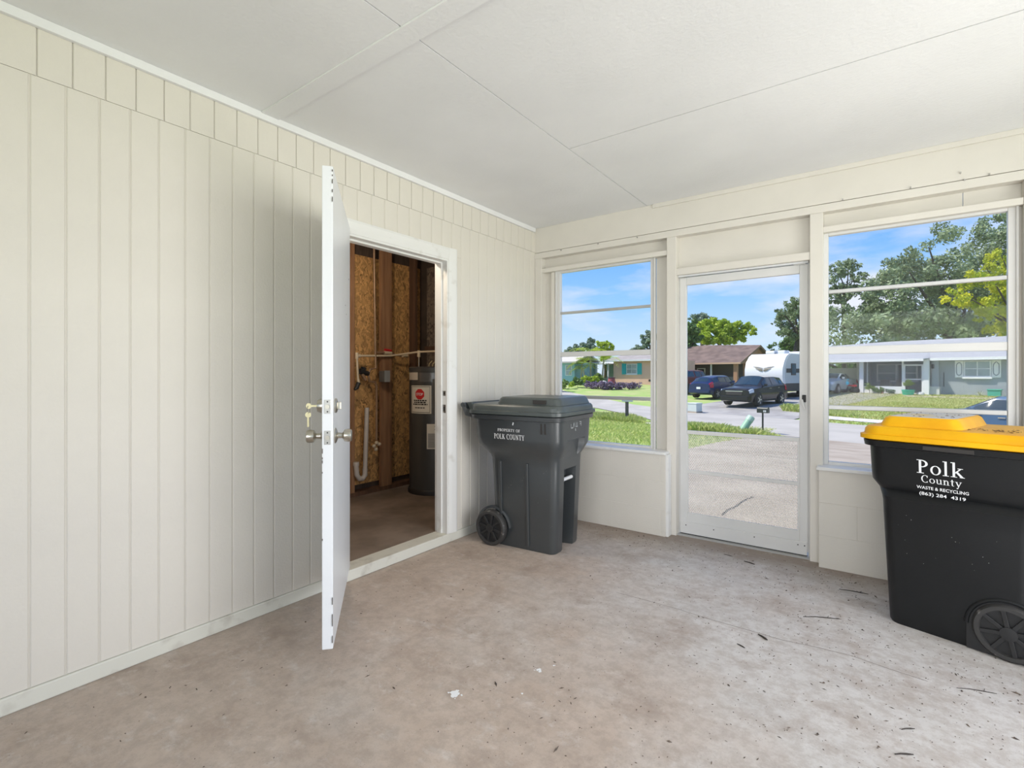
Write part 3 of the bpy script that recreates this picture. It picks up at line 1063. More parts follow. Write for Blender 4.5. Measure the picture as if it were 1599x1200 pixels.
def build_utility():
    tag(MB().box(UX - .15, W - .118, .9, UY + .1, -.1, UZ).build('floor_utility', UFLOOR), 'dark stained concrete floor of the utility room', kind='structure')
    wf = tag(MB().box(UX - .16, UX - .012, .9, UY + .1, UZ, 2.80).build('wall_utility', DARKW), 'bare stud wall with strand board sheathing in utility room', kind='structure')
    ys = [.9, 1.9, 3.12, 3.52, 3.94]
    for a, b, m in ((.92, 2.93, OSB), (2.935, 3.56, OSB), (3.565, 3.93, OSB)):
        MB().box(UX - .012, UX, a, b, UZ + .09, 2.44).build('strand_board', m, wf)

    def yat(px, x):
        r = at(px, HY, 1.0)
        return r.y * x / r.x
    for px0, px1, m in ((545, 554, STUD), (598, 612, STUD), (641, 652, STUDD)):
        xf = UX + .09
        y0, y1 = yat(px0, xf), yat(px1, xf)
        yb0 = y1 - .04
        MB().box(UX, xf, yb0, y1, UZ + .04, 2.80).build('stud', m, wf, bevel=.002)
    # wide face of the stud beside the outlet box
    y1 = yat(612, UX + .09)
    MB().box(UX + .05, UX + .088, y1 - .135, y1 - .04, UZ + .04, 2.80).build('stud', STUD, wf, bevel=.002)
    MB().box(UX, UX + .09, .92, UY, UZ, UZ + .04).build('bottom_plate', STUDD, wf)
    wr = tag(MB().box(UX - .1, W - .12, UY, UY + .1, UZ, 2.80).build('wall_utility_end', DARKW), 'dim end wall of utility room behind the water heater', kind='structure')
    MB().box(UX + .1, -3.2, UY - .012, UY, UZ + .08, 2.44).build('strand_board', OSB_SHADE, wr)
    for x in (-3.86, -3.45, -3.0):
        MB().box(x, x + .04, UY - .10, UY - .012, UZ, 2.8).build('stud', STUDD, wr)
    MB().box(UX + .1, -3.9, UY - .05, UY - .012, 1.52, 1.56).build('blocking', STUDD, wr)
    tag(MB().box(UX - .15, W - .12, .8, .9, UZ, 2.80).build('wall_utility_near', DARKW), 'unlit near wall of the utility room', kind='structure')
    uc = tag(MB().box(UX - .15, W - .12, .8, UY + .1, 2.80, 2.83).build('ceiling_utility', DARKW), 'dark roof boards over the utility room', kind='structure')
    for y in (1.6, 2.2, 2.8, 3.4):
        MB().box(UX, W - .13, y, y + .04, 2.66, 2.80).build('rafter', DARKW, uc)
    lamp('utility_fill', 'POINT', 27, (-3.05, 2.15, 2.35), (0, 0, -1), (1.0, .86, .68), shadow_soft_size=.06)  # added fill light for the utility room, no bulb modelled

    # ---- piping at the stud wall
    X = UX + .115

    def on(px, py, x=X):
        r = at(px, py, 1.0)
        t = x / r.x
        return Vector((x, r.y * t, HC + (r.z - HC) * t))
    V = lambda *a: [on(*p) for p in a]
    wp = thing('water_pipe', 'cream plastic water supply pipe running level to the heater', 'pipe', on(556, 556))
    loc = wp.location.copy()
    def part(path, r, name, m, parent, n=9):
        return MB().tube([Vector(p) - loc for p in path], r, n).build(name, m, parent, smooth=50)
    HX, HYc = -3.676, 3.665
    tee = Vector((HX - .06, HYc - .16, on(661, 553).z))
    part([on(557, 556), on(610, 556), tee], .0105, 'pipe_run', CPVC, wp)
    part([tee, tee + Vector((.5, .15, .01))], .0105, 'pipe_run', CPVC, wp)
    part([on(557, 553), on(559, 593)], .0105, 'pipe_drop', CPVC, wp)
    part([on(557, 551), on(557, 561)], .017, 'elbow', CPVC, wp)
    part([on(556, 556), on(563, 556)], .016, 'elbow', CPVC, wp)
    part([tee + Vector((0, 0, .015)), tee + Vector((0, 0, -.05))], .017, 'tee_fitting', CPVC, wp)
    part([tee + Vector((0, 0, -.05)), Vector((tee.x, tee.y, 1.325))], .008, 'dip_stub', STEEL, wp)
    part([on(628, 556), on(636, 556)], .016, 'coupling', CPVC, wp)
    part([on(559, 592), on(560, 598)], .014, 'drop_end', CPVC, wp)
    part([on(560, 598), on(557, 606), on(554, 609)], [.022, .02, .012], 'black_spout', BLACK, wp)

    cp = thing('copper_pipe', 'aged copper riser with bent offset and shut-off valves', 'pipe', on(587, 690))
    loc = cp.location.copy()
    part(V((584, 380), (585, 470), (586, 550), (587, 575), (578, 577), (575, 586), (577, 596), (586, 597), (588, 604), (588, 660), (588, 688)), .0115, 'riser', COPPER, cp)
    part(V((586, 548), (590, 551), (604, 551), (626, 556)), .0105, 'branch', COPPER, cp)
    part(V((600, 551), (611, 552)), .018, 'valve_body', CPVC, cp)
    part(V((601, 547), (611, 548)), [.016, .012], 'red_valve_handle', RED, cp)
    for q in ((588, 692), (584, 697), (592, 694), (587, 702)):
        Mq = Matrix.Translation(on(*q) - loc)
        MB().lathe([(.0, -.02), (.018, -.012), (.022, 0), (.016, .014), (0, .02)], 10, Mq).build('fitting', CPVC, cp, smooth=60)

    hb = thing('hose_valve', 'black hose bib fixed to strand board left of copper loop'.replace('left of', 'beside'), 'valve', on(567, 582))
    loc = hb.location.copy()
    part(V((562, 580), (575, 584)), [.03, .024], 'valve_body', BLACK, hb)
    part(V((565, 584), (571, 594)), [.02, .016], 'spout', COPPER, hb)
    part(V((568, 575), (566, 580)), [.032, .012], 'handwheel', BLACK, hb)

    eb = thing('junction_box', 'grey metal electrical box on stud beside copper pipe', 'electrical box', on(601, 588, X + .03))
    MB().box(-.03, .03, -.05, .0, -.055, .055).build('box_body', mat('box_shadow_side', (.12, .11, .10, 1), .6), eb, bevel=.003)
    MB().box(.03, .034, -.03, .04, -.058, .058).build('cover_plate', mat('grey_cover', (.42, .44, .45, 1), .4, metal=.4), eb, bevel=.003)
    for z in (-.035, .035):
        MB().lathe([(.005, 0), (0, .002)], 8, frame((.035, .005, z), (0, 1, 0), (0, 0, 1))).build('screw', STEEL, eb)

    dp = thing('drain_pipe', 'off-white plastic standpipe with curved trap at its foot', 'pipe', on(568, 740))
    loc = dp.location.copy()
    part(V((573, 637), (570, 735)), .022, 'standpipe', PVC, dp, 14)
    part(V((570, 732), (570, 742), (566, 748), (561, 748), (557, 742), (556, 728)), .025, 'trap', PVC, dp, 14)
    part(V((556, 728), (556, 722)), .029, 'trap_collar', PVC, dp, 14)

    # ---- water heater
    wh = thing('water_heater', 'dark grey cylindrical electric water heater with paper notices, in the utility room', 'water heater', (HX, HYc, UZ))
    r = .255
    h = 1.262
    MB().lathe([(r + .012, 0), (r + .012, .035), (r, .05)], 48).build('base_ring', BLACK, wh, smooth=40)
    MB().lathe([(r, .03), (r, h - .05)], 48).build('tank_jacket', HEATER, wh, smooth=40)
    MB().lathe([(r + .004, h - .052), (r + .006, h - .012), (r - .01, h), (0, h + .004)], 48).build('top_cap', HEATER, wh, smooth=40)
    fc = math.atan2(-sy_, cy_)     # camera facing
    base = math.atan2(-HYc, -HX)   # direction from heater to camera

    def cyl(s, z, off=.0):
        a = base + s / r
        return ((r + off) * math.cos(a), (r + off) * math.sin(a), z)

    def patch(name, s0, s1, z0, z1, m, off=.002, parent=wh, n=10):
        return MB().grid(lambda u, v: cyl(s0 + (s1 - s0) * u, z0 + (z1 - z0) * v, off), n, 1).build(name, m, parent, smooth=60)
    def sl(q):
        # cut a long flat bar into short pieces that follow the curved jacket
        (x0, y0), (x1, _), (_, y1), _ = q[0]
        n = max(1, int(abs(x1 - x0) / .012))
        return [[(x0 + (x1 - x0) * k / n, y0), (x0 + (x1 - x0) * (k + 1) / n, y0), (x0 + (x1 - x0) * (k + 1) / n, y1), (x0 + (x1 - x0) * k / n, y1)] for k in range(n)]
    # arc positions run positive towards the doorway jamb
    lb1 = patch('warning_notice', -.275, -.03, .80, 1.075, PAPER)
    mb = MB()
    mb2 = MB()
    sc_, zc_ = -.152, .99
    oc = [(.055 * math.cos(R(22.5 + 45 * i)), .055 * math.sin(R(22.5 + 45 * i))) for i in range(8)]
    hh = lambda x: .0508 if abs(x) < .02104 else .0508 - (abs(x) - .02104)
    for k in range(12):
        xa, xb = -.0508 + k * .1016 / 12, -.0508 + (k + 1) * .1016 / 12
        polys(mb, [[(xa, -hh(xa)), (xb, -hh(xb)), (xb, hh(xb)), (xa, hh(xa))]], lambda x, y: cyl(sc_ + x, zc_ + y, .0035))
    mb.build('stop_sign_print', RED, lb1)
    mb = MB()
    polys(mb, sans_text('STOP', .026, .076), lambda x, y: cyl(sc_ + x, zc_ - .013 + y, .005))
    mb.build('lettering', INK, lb1)['kind'] = 'stuff'
    mb = MB()
    for z, w_, hh_ in ((.922, .15, .013), (.903, .14, .013), (.884, .17, .013), (.852, .11, .010)):
        x = -w_ / 2
        while x < w_ / 2:
            ww = random.uniform(.014, .03)
            polys(mb, sl(bar(x, 0, min(x + ww, w_ / 2), hh_)), lambda x_, y_: cyl(sc_ + x_, z + y_, .004))
            x += ww + .006
    for q in (bar(-.108, -.18, .108, -.176), bar(-.108, .072, .108, .076), bar(-.108, -.18, -.105, .076), bar(.105, -.18, .108, .076)):
        polys(mb, sl([q[0]]), lambda x_, y_: cyl(sc_ + x_, zc_ + y_, .004))
    mb.build('printed_lines', TEXTK, lb1)['kind'] = 'stuff'
    lb2 = patch('rating_notice', -.075, .12, .455, .70, PAPER)
    patch('printed_block', -.065, .11, .465, .61, PAPERG, .0035, lb2)
    mb = MB()
    for i in range(9):
        polys(mb, sl(bar(-.06, .475 + i * .0145, .105 - random.uniform(0, .04), .480 + i * .0145)), lambda x_, y_: cyl(x_, y_, .005))
    for x_, z_ in ((.0, .67), (.06, .67), (.0, .64), (.06, .64), (.06, .62)):
        polys(mb, sl(bar(x_, z_, x_ + .035, z_ + .012)), lambda a_, b_: cyl(a_, b_, .005))
    mb.build('printed_lines', mat('grey_print', (.16, .16, .16, 1), .7), lb2)['kind'] = 'stuff'
    patch('maker_label', -.345, -.175, 1.13, 1.205, mat('tan_label', (.55, .50, .43, 1), .6))
    patch('jacket_band', -.155, .16, 1.11, 1.20, HEATER2, .003)
    pc = MB().loft([[cyl(-.02, z, .004), cyl(-.02, z, .02), cyl(.13, z, .02), cyl(.13, z, .004)] for z in (.79, 1.14)]).build('access_cover', HEATER2, wh, bevel=.004)
    pi = MB().loft([[cyl(.01, z, .02), cyl(.01, z, .028), cyl(.12, z, .028), cyl(.12, z, .02)] for z in (.81, 1.05)]).build('cover_plate', HEATER, wh, bevel=.004)
    MB().lathe([(.006, 0), (0, .004)], 8, frame(cyl(.05, 1.02, .029), (-math.sin(base), math.cos(base), 0), (0, 0, 1))).build('screw', STEEL, wh)
    for dx in (0, .05):
        MB().tube([(.02 + dx, -.1, h), (.03 + dx, -.10, h + .03), (.06 + dx, -.09, h + .06)], .006, 6).build('insulated_wire', mat('tan_insulation', (.45, .38, .22, 1), .8), wh)


build_utility()


# ------------------------------------------------------------------ wheeled bins
def wheel(parent, r, w, x, y, z, m, mr):
    """bin wheel, axis along local y"""
    Mq = Matrix.Translation((x, y, z)) @ Matrix.Rotation(-PI / 2, 4, 'X')
    o = MB().lathe([(r * .80, -w / 2), (r * .93, -w / 2), (r, -w * .32), (r, w * .32), (r * .93, w / 2), (r * .80, w / 2), (r * .78, w * .28), (r * .78, -w * .28), (r * .80, -w / 2)], 36, Mq, cap=False).build('wheel', mr, parent, smooth=45)
    MB().lathe([(r * .79, -w * .2), (r * .79, w * .2)], 36, Mq).build('wheel_web', m, o, smooth=45)
    for s in (-1, 1):
        for k in range(8):
            a = 2 * PI * k / 8 + .2
            Ms = Mq @ Matrix.Rotation(a, 4, 'Z') @ Matrix.Translation((r * .50, 0, s * w * .3))
            MB().obox(Ms, r * .62, r * .14, w * .22).build('spoke', m, o, bevel=.002)
        MB().lathe([(r * .26, 0), (r * .24, s * w * .50), (r * .1, s * w * .54), (0, s * w * .54)], 20, Mq).build('hub', m, o, smooth=40)
    return o


def make_bin(name, label, loc, rotz, S, body_m, lid_m, lw, ribs, wheel_x, side):
    b = thing(name, label, 'trash bin', loc, rotz)
    fx = .87 if ribs else 1.0      # the grey bin is a little shorter in front
    rings = []
    # z, back, front, half width, radius, notch depth, notch half width
    prof = [(.0, -.262, .262, lw, .05, .10, .075), (.012, -.27, .27, lw + .004, .055, .10, .075), (.50, -.292, .292, lw + .02, .06, .10, .08), (.505, -.292, .292, lw + .02, .06, .085, .08),
            (.575, -.296, .295, lw + .022, .06, .08, .08), (.58, -.296, .295, lw + .022, .06, .0, .09), (.64, -.302, .298, lw + .026, .065, .0, .10), (.665, -.315, .30, lw + .035, .07, .004, .11),
            (.70, -.35, .325, .245, .08, .028, .12), (.745, -.392, .35, .272, .085, .050, .13), (.785, -.404, .352, .280, .085, .050, .13), (.792, -.405, .352, .281, .085, .0, .13),
            (.86, -.41, .354, .286, .085, 0, .13), (.955, -.417, .357, .292, .085, 0, .13)]
    for z, xb, xf, hw_, r_, nd, nw in prof:
        rings.append([(x * S * (fx if x > 0 else 1), y * S, z_ * S) for x, y, z_ in rrect(xb, xf, hw_, r_, 6, z, nd, nw)])
    MB().loft(rings).build('bin_body', body_m, b, smooth=32)
    sc = lambda P: [(x * S * (fx if x > 0 else 1), y * S, z * S) for x, y, z in P]
    # rolled rim
    MB().loft([sc(rrect(-.417, .357, .292, .085, 6, .925)), sc(rrect(-.438, .376, .312, .09, 6, .930)), sc(rrect(-.442, .380, .316, .09, 6, .958)), sc(rrect(-.43, .368, .304, .09, 6, .966))]).build('rim', body_m, b, smooth=35)
    # lid
    lid = MB().loft([sc(rrect(-.432, .372, .308, .09, 6, .962)), sc(rrect(-.452, .392, .326, .09, 6, .968)), sc(rrect(-.452, .392, .326, .09, 6, .990)), sc(rrect(-.438, .378, .312, .09, 6, .994)),
                     sc(rrect(-.434, .374, .308, .088, 6, 1.020)), sc(rrect(-.424, .362, .296, .08, 6, 1.034)), sc(rrect(-.40, .33, .268, .07, 6, 1.038))]).build('lid', lid_m, b, smooth=32)
    px0, px1 = (-.20, .335) if ribs else (-.02, .29)
    MB().loft([sc(rrect(px0 - .02, px1 + .02, .262, .05, 6, 1.036)), sc(rrect(px0, px1, .250, .045, 6, 1.078)), sc(rrect(px0 + .012, px1 - .015, .238, .04, 6, 1.088))]).build('raised_deck', lid_m, lid, smooth=32)
    if not ribs:
        mq = MB().loft([sc(rrect(px0 + .02, px1 - .02, .232, .04, 6, 1.0881)), sc(rrect(px0 + .025, px1 - .025, .228, .04, 6, 1.0895))])
        mq.build('dust_film', DUST, lid)
    else:
        for k in range(4):
            y = -.15 + k * .1
            MB().loft([sc([(px1 - .005, y - .03, 1.045), (px1 - .005, y + .03, 1.045), (px1 + .012, y + .03, 1.045), (px1 + .012, y - .03, 1.045)]),
                       sc([(px1 - .02, y - .03, 1.08), (px1 - .02, y + .03, 1.08), (px1 + .002, y + .03, 1.072), (px1 + .002, y - .03, 1.072)])]).build('lid_rib', lid_m, lid)
        for y in (-.262, .262):
            MB().box(.10 * S, .2 * S, (y - .006) * S, (y + .006) * S, 1.045 * S, 1.072 * S).build('lid_recess', DARKV, lid)
    # lid hinge flange and handle behind
    MB().loft([sc([(-.44, -.27, .985), (-.44, .27, .985), (-.40, .27, .985), (-.40, -.27, .985)]), sc([(-.48, -.26, 1.04), (-.48, .26, 1.04), (-.43, .26, 1.045), (-.43, -.26, 1.045)])]).build('lid_flange', lid_m, lid, bevel=.005)
    for s in (-1, 1):
        MB().loft([sc([(-.40, s * .235, .93), (-.40, s * .295, .93), (-.40, s * .295, .975), (-.40, s * .235, .975)]), sc([(-.47, s * .235, .945), (-.47, s * .29, .945), (-.46, s * .29, .995), (-.46, s * .235, .995)]),
                   sc([(-.505, s * .235, 1.005), (-.505, s * .285, 1.005), (-.48, s * .285, 1.04), (-.48, s * .235, 1.04)])]).build('handle_arm', body_m, b, bevel=.004)
    MB().tube(sc([(-.495, -.29, 1.022), (-.495, .29, 1.022)]), .018 * S, 14).build('handle_bar', body_m, b, smooth=50)
    # lift bar
    MB().tube(sc([(.262, -.078, .50), (.262, .078, .50)]), .013 * S, 12).build('lift_bar', mat('white_bar', (.75, .75, .75, 1), .4), b, smooth=50)
    # catches under the rim
    if ribs:
        for s in (-1, 1):
            for x in (.205, .238):
                MB().obox(Matrix.Translation((x * fx * S, s * .2865 * S, .88 * S)), .012 * S, .006, .075 * S).build('rim_slot', DARKV, b)
            for x in (-.20, .03):
                q = MB().loft([sc([(x - .012, s * (lw + .004), .03), (x - .012, s * (lw + .016), .03), (x + .012, s * (lw + .016), .03), (x + .012, s * (lw + .004), .03)]),
                               sc([(x - .012, s * (lw + .024), .62), (x - .012, s * (lw + .036), .62), (x + .012, s * (lw + .036), .62), (x + .012, s * (lw + .024), .62)])])
                q.build('side_rib', body_m, b, bevel=.005)
        mk = MB()
        # worn white pair of serial strokes under the front rim
        X = .3585 * fx
        for q in (stroke((-.10, .905), (-.10, .875), .006) + stroke((-.10, .876), (-.07, .876), .006) + stroke((-.07, .876), (-.055, .91), .006) + stroke((-.055, .91), (-.04, .878), .006) + stroke((-.02, .88), (-.02, .91), .005) + stroke((.0, .88), (.0, .91), .005) + stroke((-.02, .88), (.01, .88), .005) + stroke((.04, .91), (.065, .91), .005) + stroke((.065, .91), (.065, .88), .005) + stroke((.045, .895), (.065, .895), .005) + stroke((-.03, .868), (-.025, .850), .009)):
            mk.add([(X * S, y * S, z * S) for y, z in q], [(0, 1, 2, 3)])
        mk.build('worn_mark', mat('worn_print', (.42, .44, .44, 1), .6), b)['kind'] = 'stuff'
    else:
        MB().loft([sc([(-.09, side * .300, .932), (.10, side * .300, .932), (.10, side * .319, .934), (-.09, side * .319, .934)]), sc([(-.09, side * .300, .955), (.10, side * .300, .955), (.10, side * .319, .953), (-.09, side * .319, .953)])]).build('serial_plate', DARKV, b)
    # wheels
    r = .128 * S
    ww = .055
    ax = wheel_x * S
    for s in (-1, 1):
        yw = s * (lw * S + (.045 if ribs else .004))
        wheel(b, r, ww, ax, yw, r, BLACK, GRIME)
        n = 18
        ys_ = s * (lw * S + .012)
        if ribs:
            rg = []
            for k in range(n + 1):
                a = PI * (.02 + .98 * k / n)
                rg.append([(ax + rr * math.cos(a), yy, r + rr * math.sin(a)) for rr, yy in ((r * 1.06, s * (lw * S - .01)), (r * 1.18, s * (lw * S - .01)), (r * 1.18, s * (lw * S + .018)), (r * 1.06, s * (lw * S + .022)))])
            MB().loft(rg).build('wheel_arch', body_m, b, smooth=50)
        else:
            # black slab proud of the side, painted shade for an uncut well; soft lip
            pl = [(ax + r * 1.16 * math.cos(PI * k / n), r * .95 + r * 1.16 * math.sin(PI * k / n)) for k in range(n + 1)] + [(ax - r * 1.16, .002), (ax + r * 1.16, .002)]
            MB().add([(x, ys_, z) for x, z in pl] + [(x, ys_ - s * .05, z) for x, z in pl], [tuple(range(len(pl))), tuple(range(2 * len(pl) - 1, len(pl) - 1, -1))] + [(k, len(pl) + k, len(pl) + (k + 1) % len(pl), (k + 1) % len(pl)) for k in range(len(pl))]).build('well_shade_slab', BLACK, b)
            MB().tube([(x, ys_ - s * .004, z) for x, z in pl[:n + 1]] + [(pl[n + 1][0], ys_ - s * .004, .02)], .010, 8).build('wheel_arch', body_m, b, smooth=60)
    MB().tube([(ax, -lw * S - .02, r), (ax, lw * S + .02, r)], .012, 10).build('axle', STEEL, b)
    # printed wording on the side that faces the room
    lt = MB()
    hwz = lambda z: float(np.interp(z, [.745, .785, .86, .955], [.272, .280, .286, .292])) + .0015
    place = lambda x0, z0: (lambda x, y: ((x0 - side * x) * S, side * hwz(z0 + y) * S, (z0 + y) * S))
    if ribs:
        polys(lt, serif_text('PROPERTY OF', .019, .19), place(-.085, .845))
        polys(lt, serif_text('POLK COUNTY', .036, .255), place(-.085, .790))
        polys(lt, stroke((0, 0), (.006, .02), .008), place(-.05, .893))
    else:
        polys(lt, serif_text('Polk', .068, .185), place(.04, .812))
        polys(lt, serif_text('County', .036, .155), place(.038, .767))
        polys(lt, sans_text('WASTE & RECYCLING', .0155, .20), place(.036, .732))
        polys(lt, sans_text('(863) 284  4319', .021, .178), place(.036, .697))
    lt.build('lettering', INK, b)['kind'] = 'stuff'
    # dust specks and scuffs
    sp = MB()
    rnd = random.Random(3)
    for k in range(26):
        z = rnd.uniform(.08, .6)
        x = rnd.uniform(-.2, .22)
        hw_ = float(np.interp(z, [0, .5, .64], [lw, lw + .02, lw + .026])) + .0012
        s_ = rnd.uniform(.0006, .0016)
        sp.add([((x + dx * s_) * S, side * hw_ * S, (z + dz * s_) * S) for dx, dz in ((-1, 0), (0, -1), (1, 0), (0, 1))], [(0, 1, 2, 3)])
    d = sp.build('dust_specks', mat('dust', (.5, .5, .48, 1), .9), b)
    d['kind'] = 'stuff'
    return b


BL = make_bin('trash_bin', 'grey wheeled bin with grey lid beside the utility doorway', (-2.043, 3.125, 0), R(4), 1.0, BIN_GREY, BIN_LID, .195, True, -.265, -1)
BR = make_bin('trash_bin', 'black wheeled bin with dusty yellow lid by the window', (.352, 3.325, 0), R(162.5), .955, BIN_BLACK, YELLOW, .245, False, -.20, 1)


def build_litter():
    rnd = random.Random(8)
    # leaf crumbs on the floor, too many to count
    mb = MB()
    n = 0
    while n < 5200:
        x = rnd.uniform(-2.5, 1.9)
        y = rnd.uniform(.2, 3.78)
        dens = .10 + .9 * max(0, min(1, (x + 1.6) / 2.2)) * (.4 + .6 * max(0, min(1, (y - .8) / 2)))
        if y > 3.45:
            dens = max(dens, .85)
        if rnd.random() > dens:
            continue
        s = rnd.uniform(.0010, .0036) * (2.2 if rnd.random() < .06 else 1)
        a = rnd.uniform(0, PI)
        e = rnd.uniform(1, 3.2) if rnd.random() < .4 else 1
        c, d = math.cos(a) * s * e, math.sin(a) * s * e
        c2, d2 = -math.sin(a) * s * .6, math.cos(a) * s * .6
        mb.add([(x - c, y - d, .0008), (x + c2, y + d2, .0008), (x + c, y + d, .0008), (x - c2, y - d2, .0008), (x, y, .0008 + s * .7)], [(0, 3, 4), (3, 2, 4), (2, 1, 4), (1, 0, 4), (0, 1, 2, 3)])
        n += 1
    tag(mb.build('leaf_litter', mat('leaf_crumbs', (.055, .045, .04, 1), .9, col2=(.16, .12, .09, 1), scale=40)), 'dark leaf crumbs scattered over the concrete floor', 'litter', kind='stuff')
    # crumbs on the yellow lid
    mb = MB()
    for k in range(150):
        if k < 110:
            x, y, z = rnd.uniform(-.36, -.04), rnd.gauss(.16, .05), 1.0392
        else:
            x, y, z = rnd.uniform(.02, .26), rnd.uniform(-.2, .2), 1.0905
        y = max(-.22, min(.235, y))
        s = rnd.uniform(.002, .006)
        a = rnd.uniform(0, PI)
        p = [((x + s * math.cos(a + q) * (1.6 if q in (0, PI) else .8)) * .955, (y + s * math.sin(a + q)) * .955, z * .955 + .0005) for q in (0, PI / 2, PI, 1.5 * PI)]
        mb.add(p + [(x * .955, y * .955, z * .955 + s * .6)], [(0, 1, 4), (1, 2, 4), (2, 3, 4), (3, 0, 4)])
    o = mb.build('lid_litter', mat('brown_crumbs', (.12, .055, .02, 1), .9))
    o.location, o.rotation_euler = BR.location, BR.rotation_euler
    tag(o, 'brown plant crumbs lying on the yellow bin lid', 'litter', kind='stuff')
    # single twigs
    tw = mat('twig_bark', (.035, .028, .024, 1), .85)
    for px, py, ang, ln, th, lab in ((1170, 880, -15, .07, .006, 'short thick dark twig near the storm door'), (1333, 925, 8, .14, .004, 'long thin twig with a leaf beside the black bin'),
                                     (1282, 966, 28, .17, .004, 'slender curved twig on open floor before the black bin'), (1191, 997, -35, .055, .008, 'stubby dark twig in the middle of grey floor'),
                                     (1157, 1010, -25, .04, .005, 'small dark twig tip next to the stubby one'), (1412, 1180, 35, .06, .005, 'dark twig nearest the camera on the speckled floor'),
                                     (1525, 1080, 20, .13, .003, 'thin brown twig below the black bin wheel'), (1418, 1140, 40, .05, .004, 'thin short twig on the speckled floor'),
                                     (1137, 868, -10, .06, .003, 'thin splinter at the storm door threshold')):
        t = HC * F / (py - HY)
        x, y = gxy(px, t)
        a = R(ang) + YAW * .0
        d = Vector((math.cos(a), math.sin(a), 0))
        p0 = Vector((0, 0, th * .6))
        o = thing('twig', lab, 'twig', (x, y, 0))
        pts = [p0 - d * ln / 2, p0 - d * ln * .15 + Vector((-d.y, d.x, 0)) * ln * .05, p0 + d * ln * .2 + Vector((-d.y, d.x, 0)) * ln * .03, p0 + d * ln / 2]
        MB().tube(pts, [th * .35, th * .5, th * .6, th * .3], 6).build('stem', tw, o, smooth=60)
        if ln > .12:
            MB().tube([pts[2], pts[2] + Vector((-d.y, d.x, 0)) * .02 + d * .012], th * .3, 5).build('side_shoot', tw, o)


build_litter()


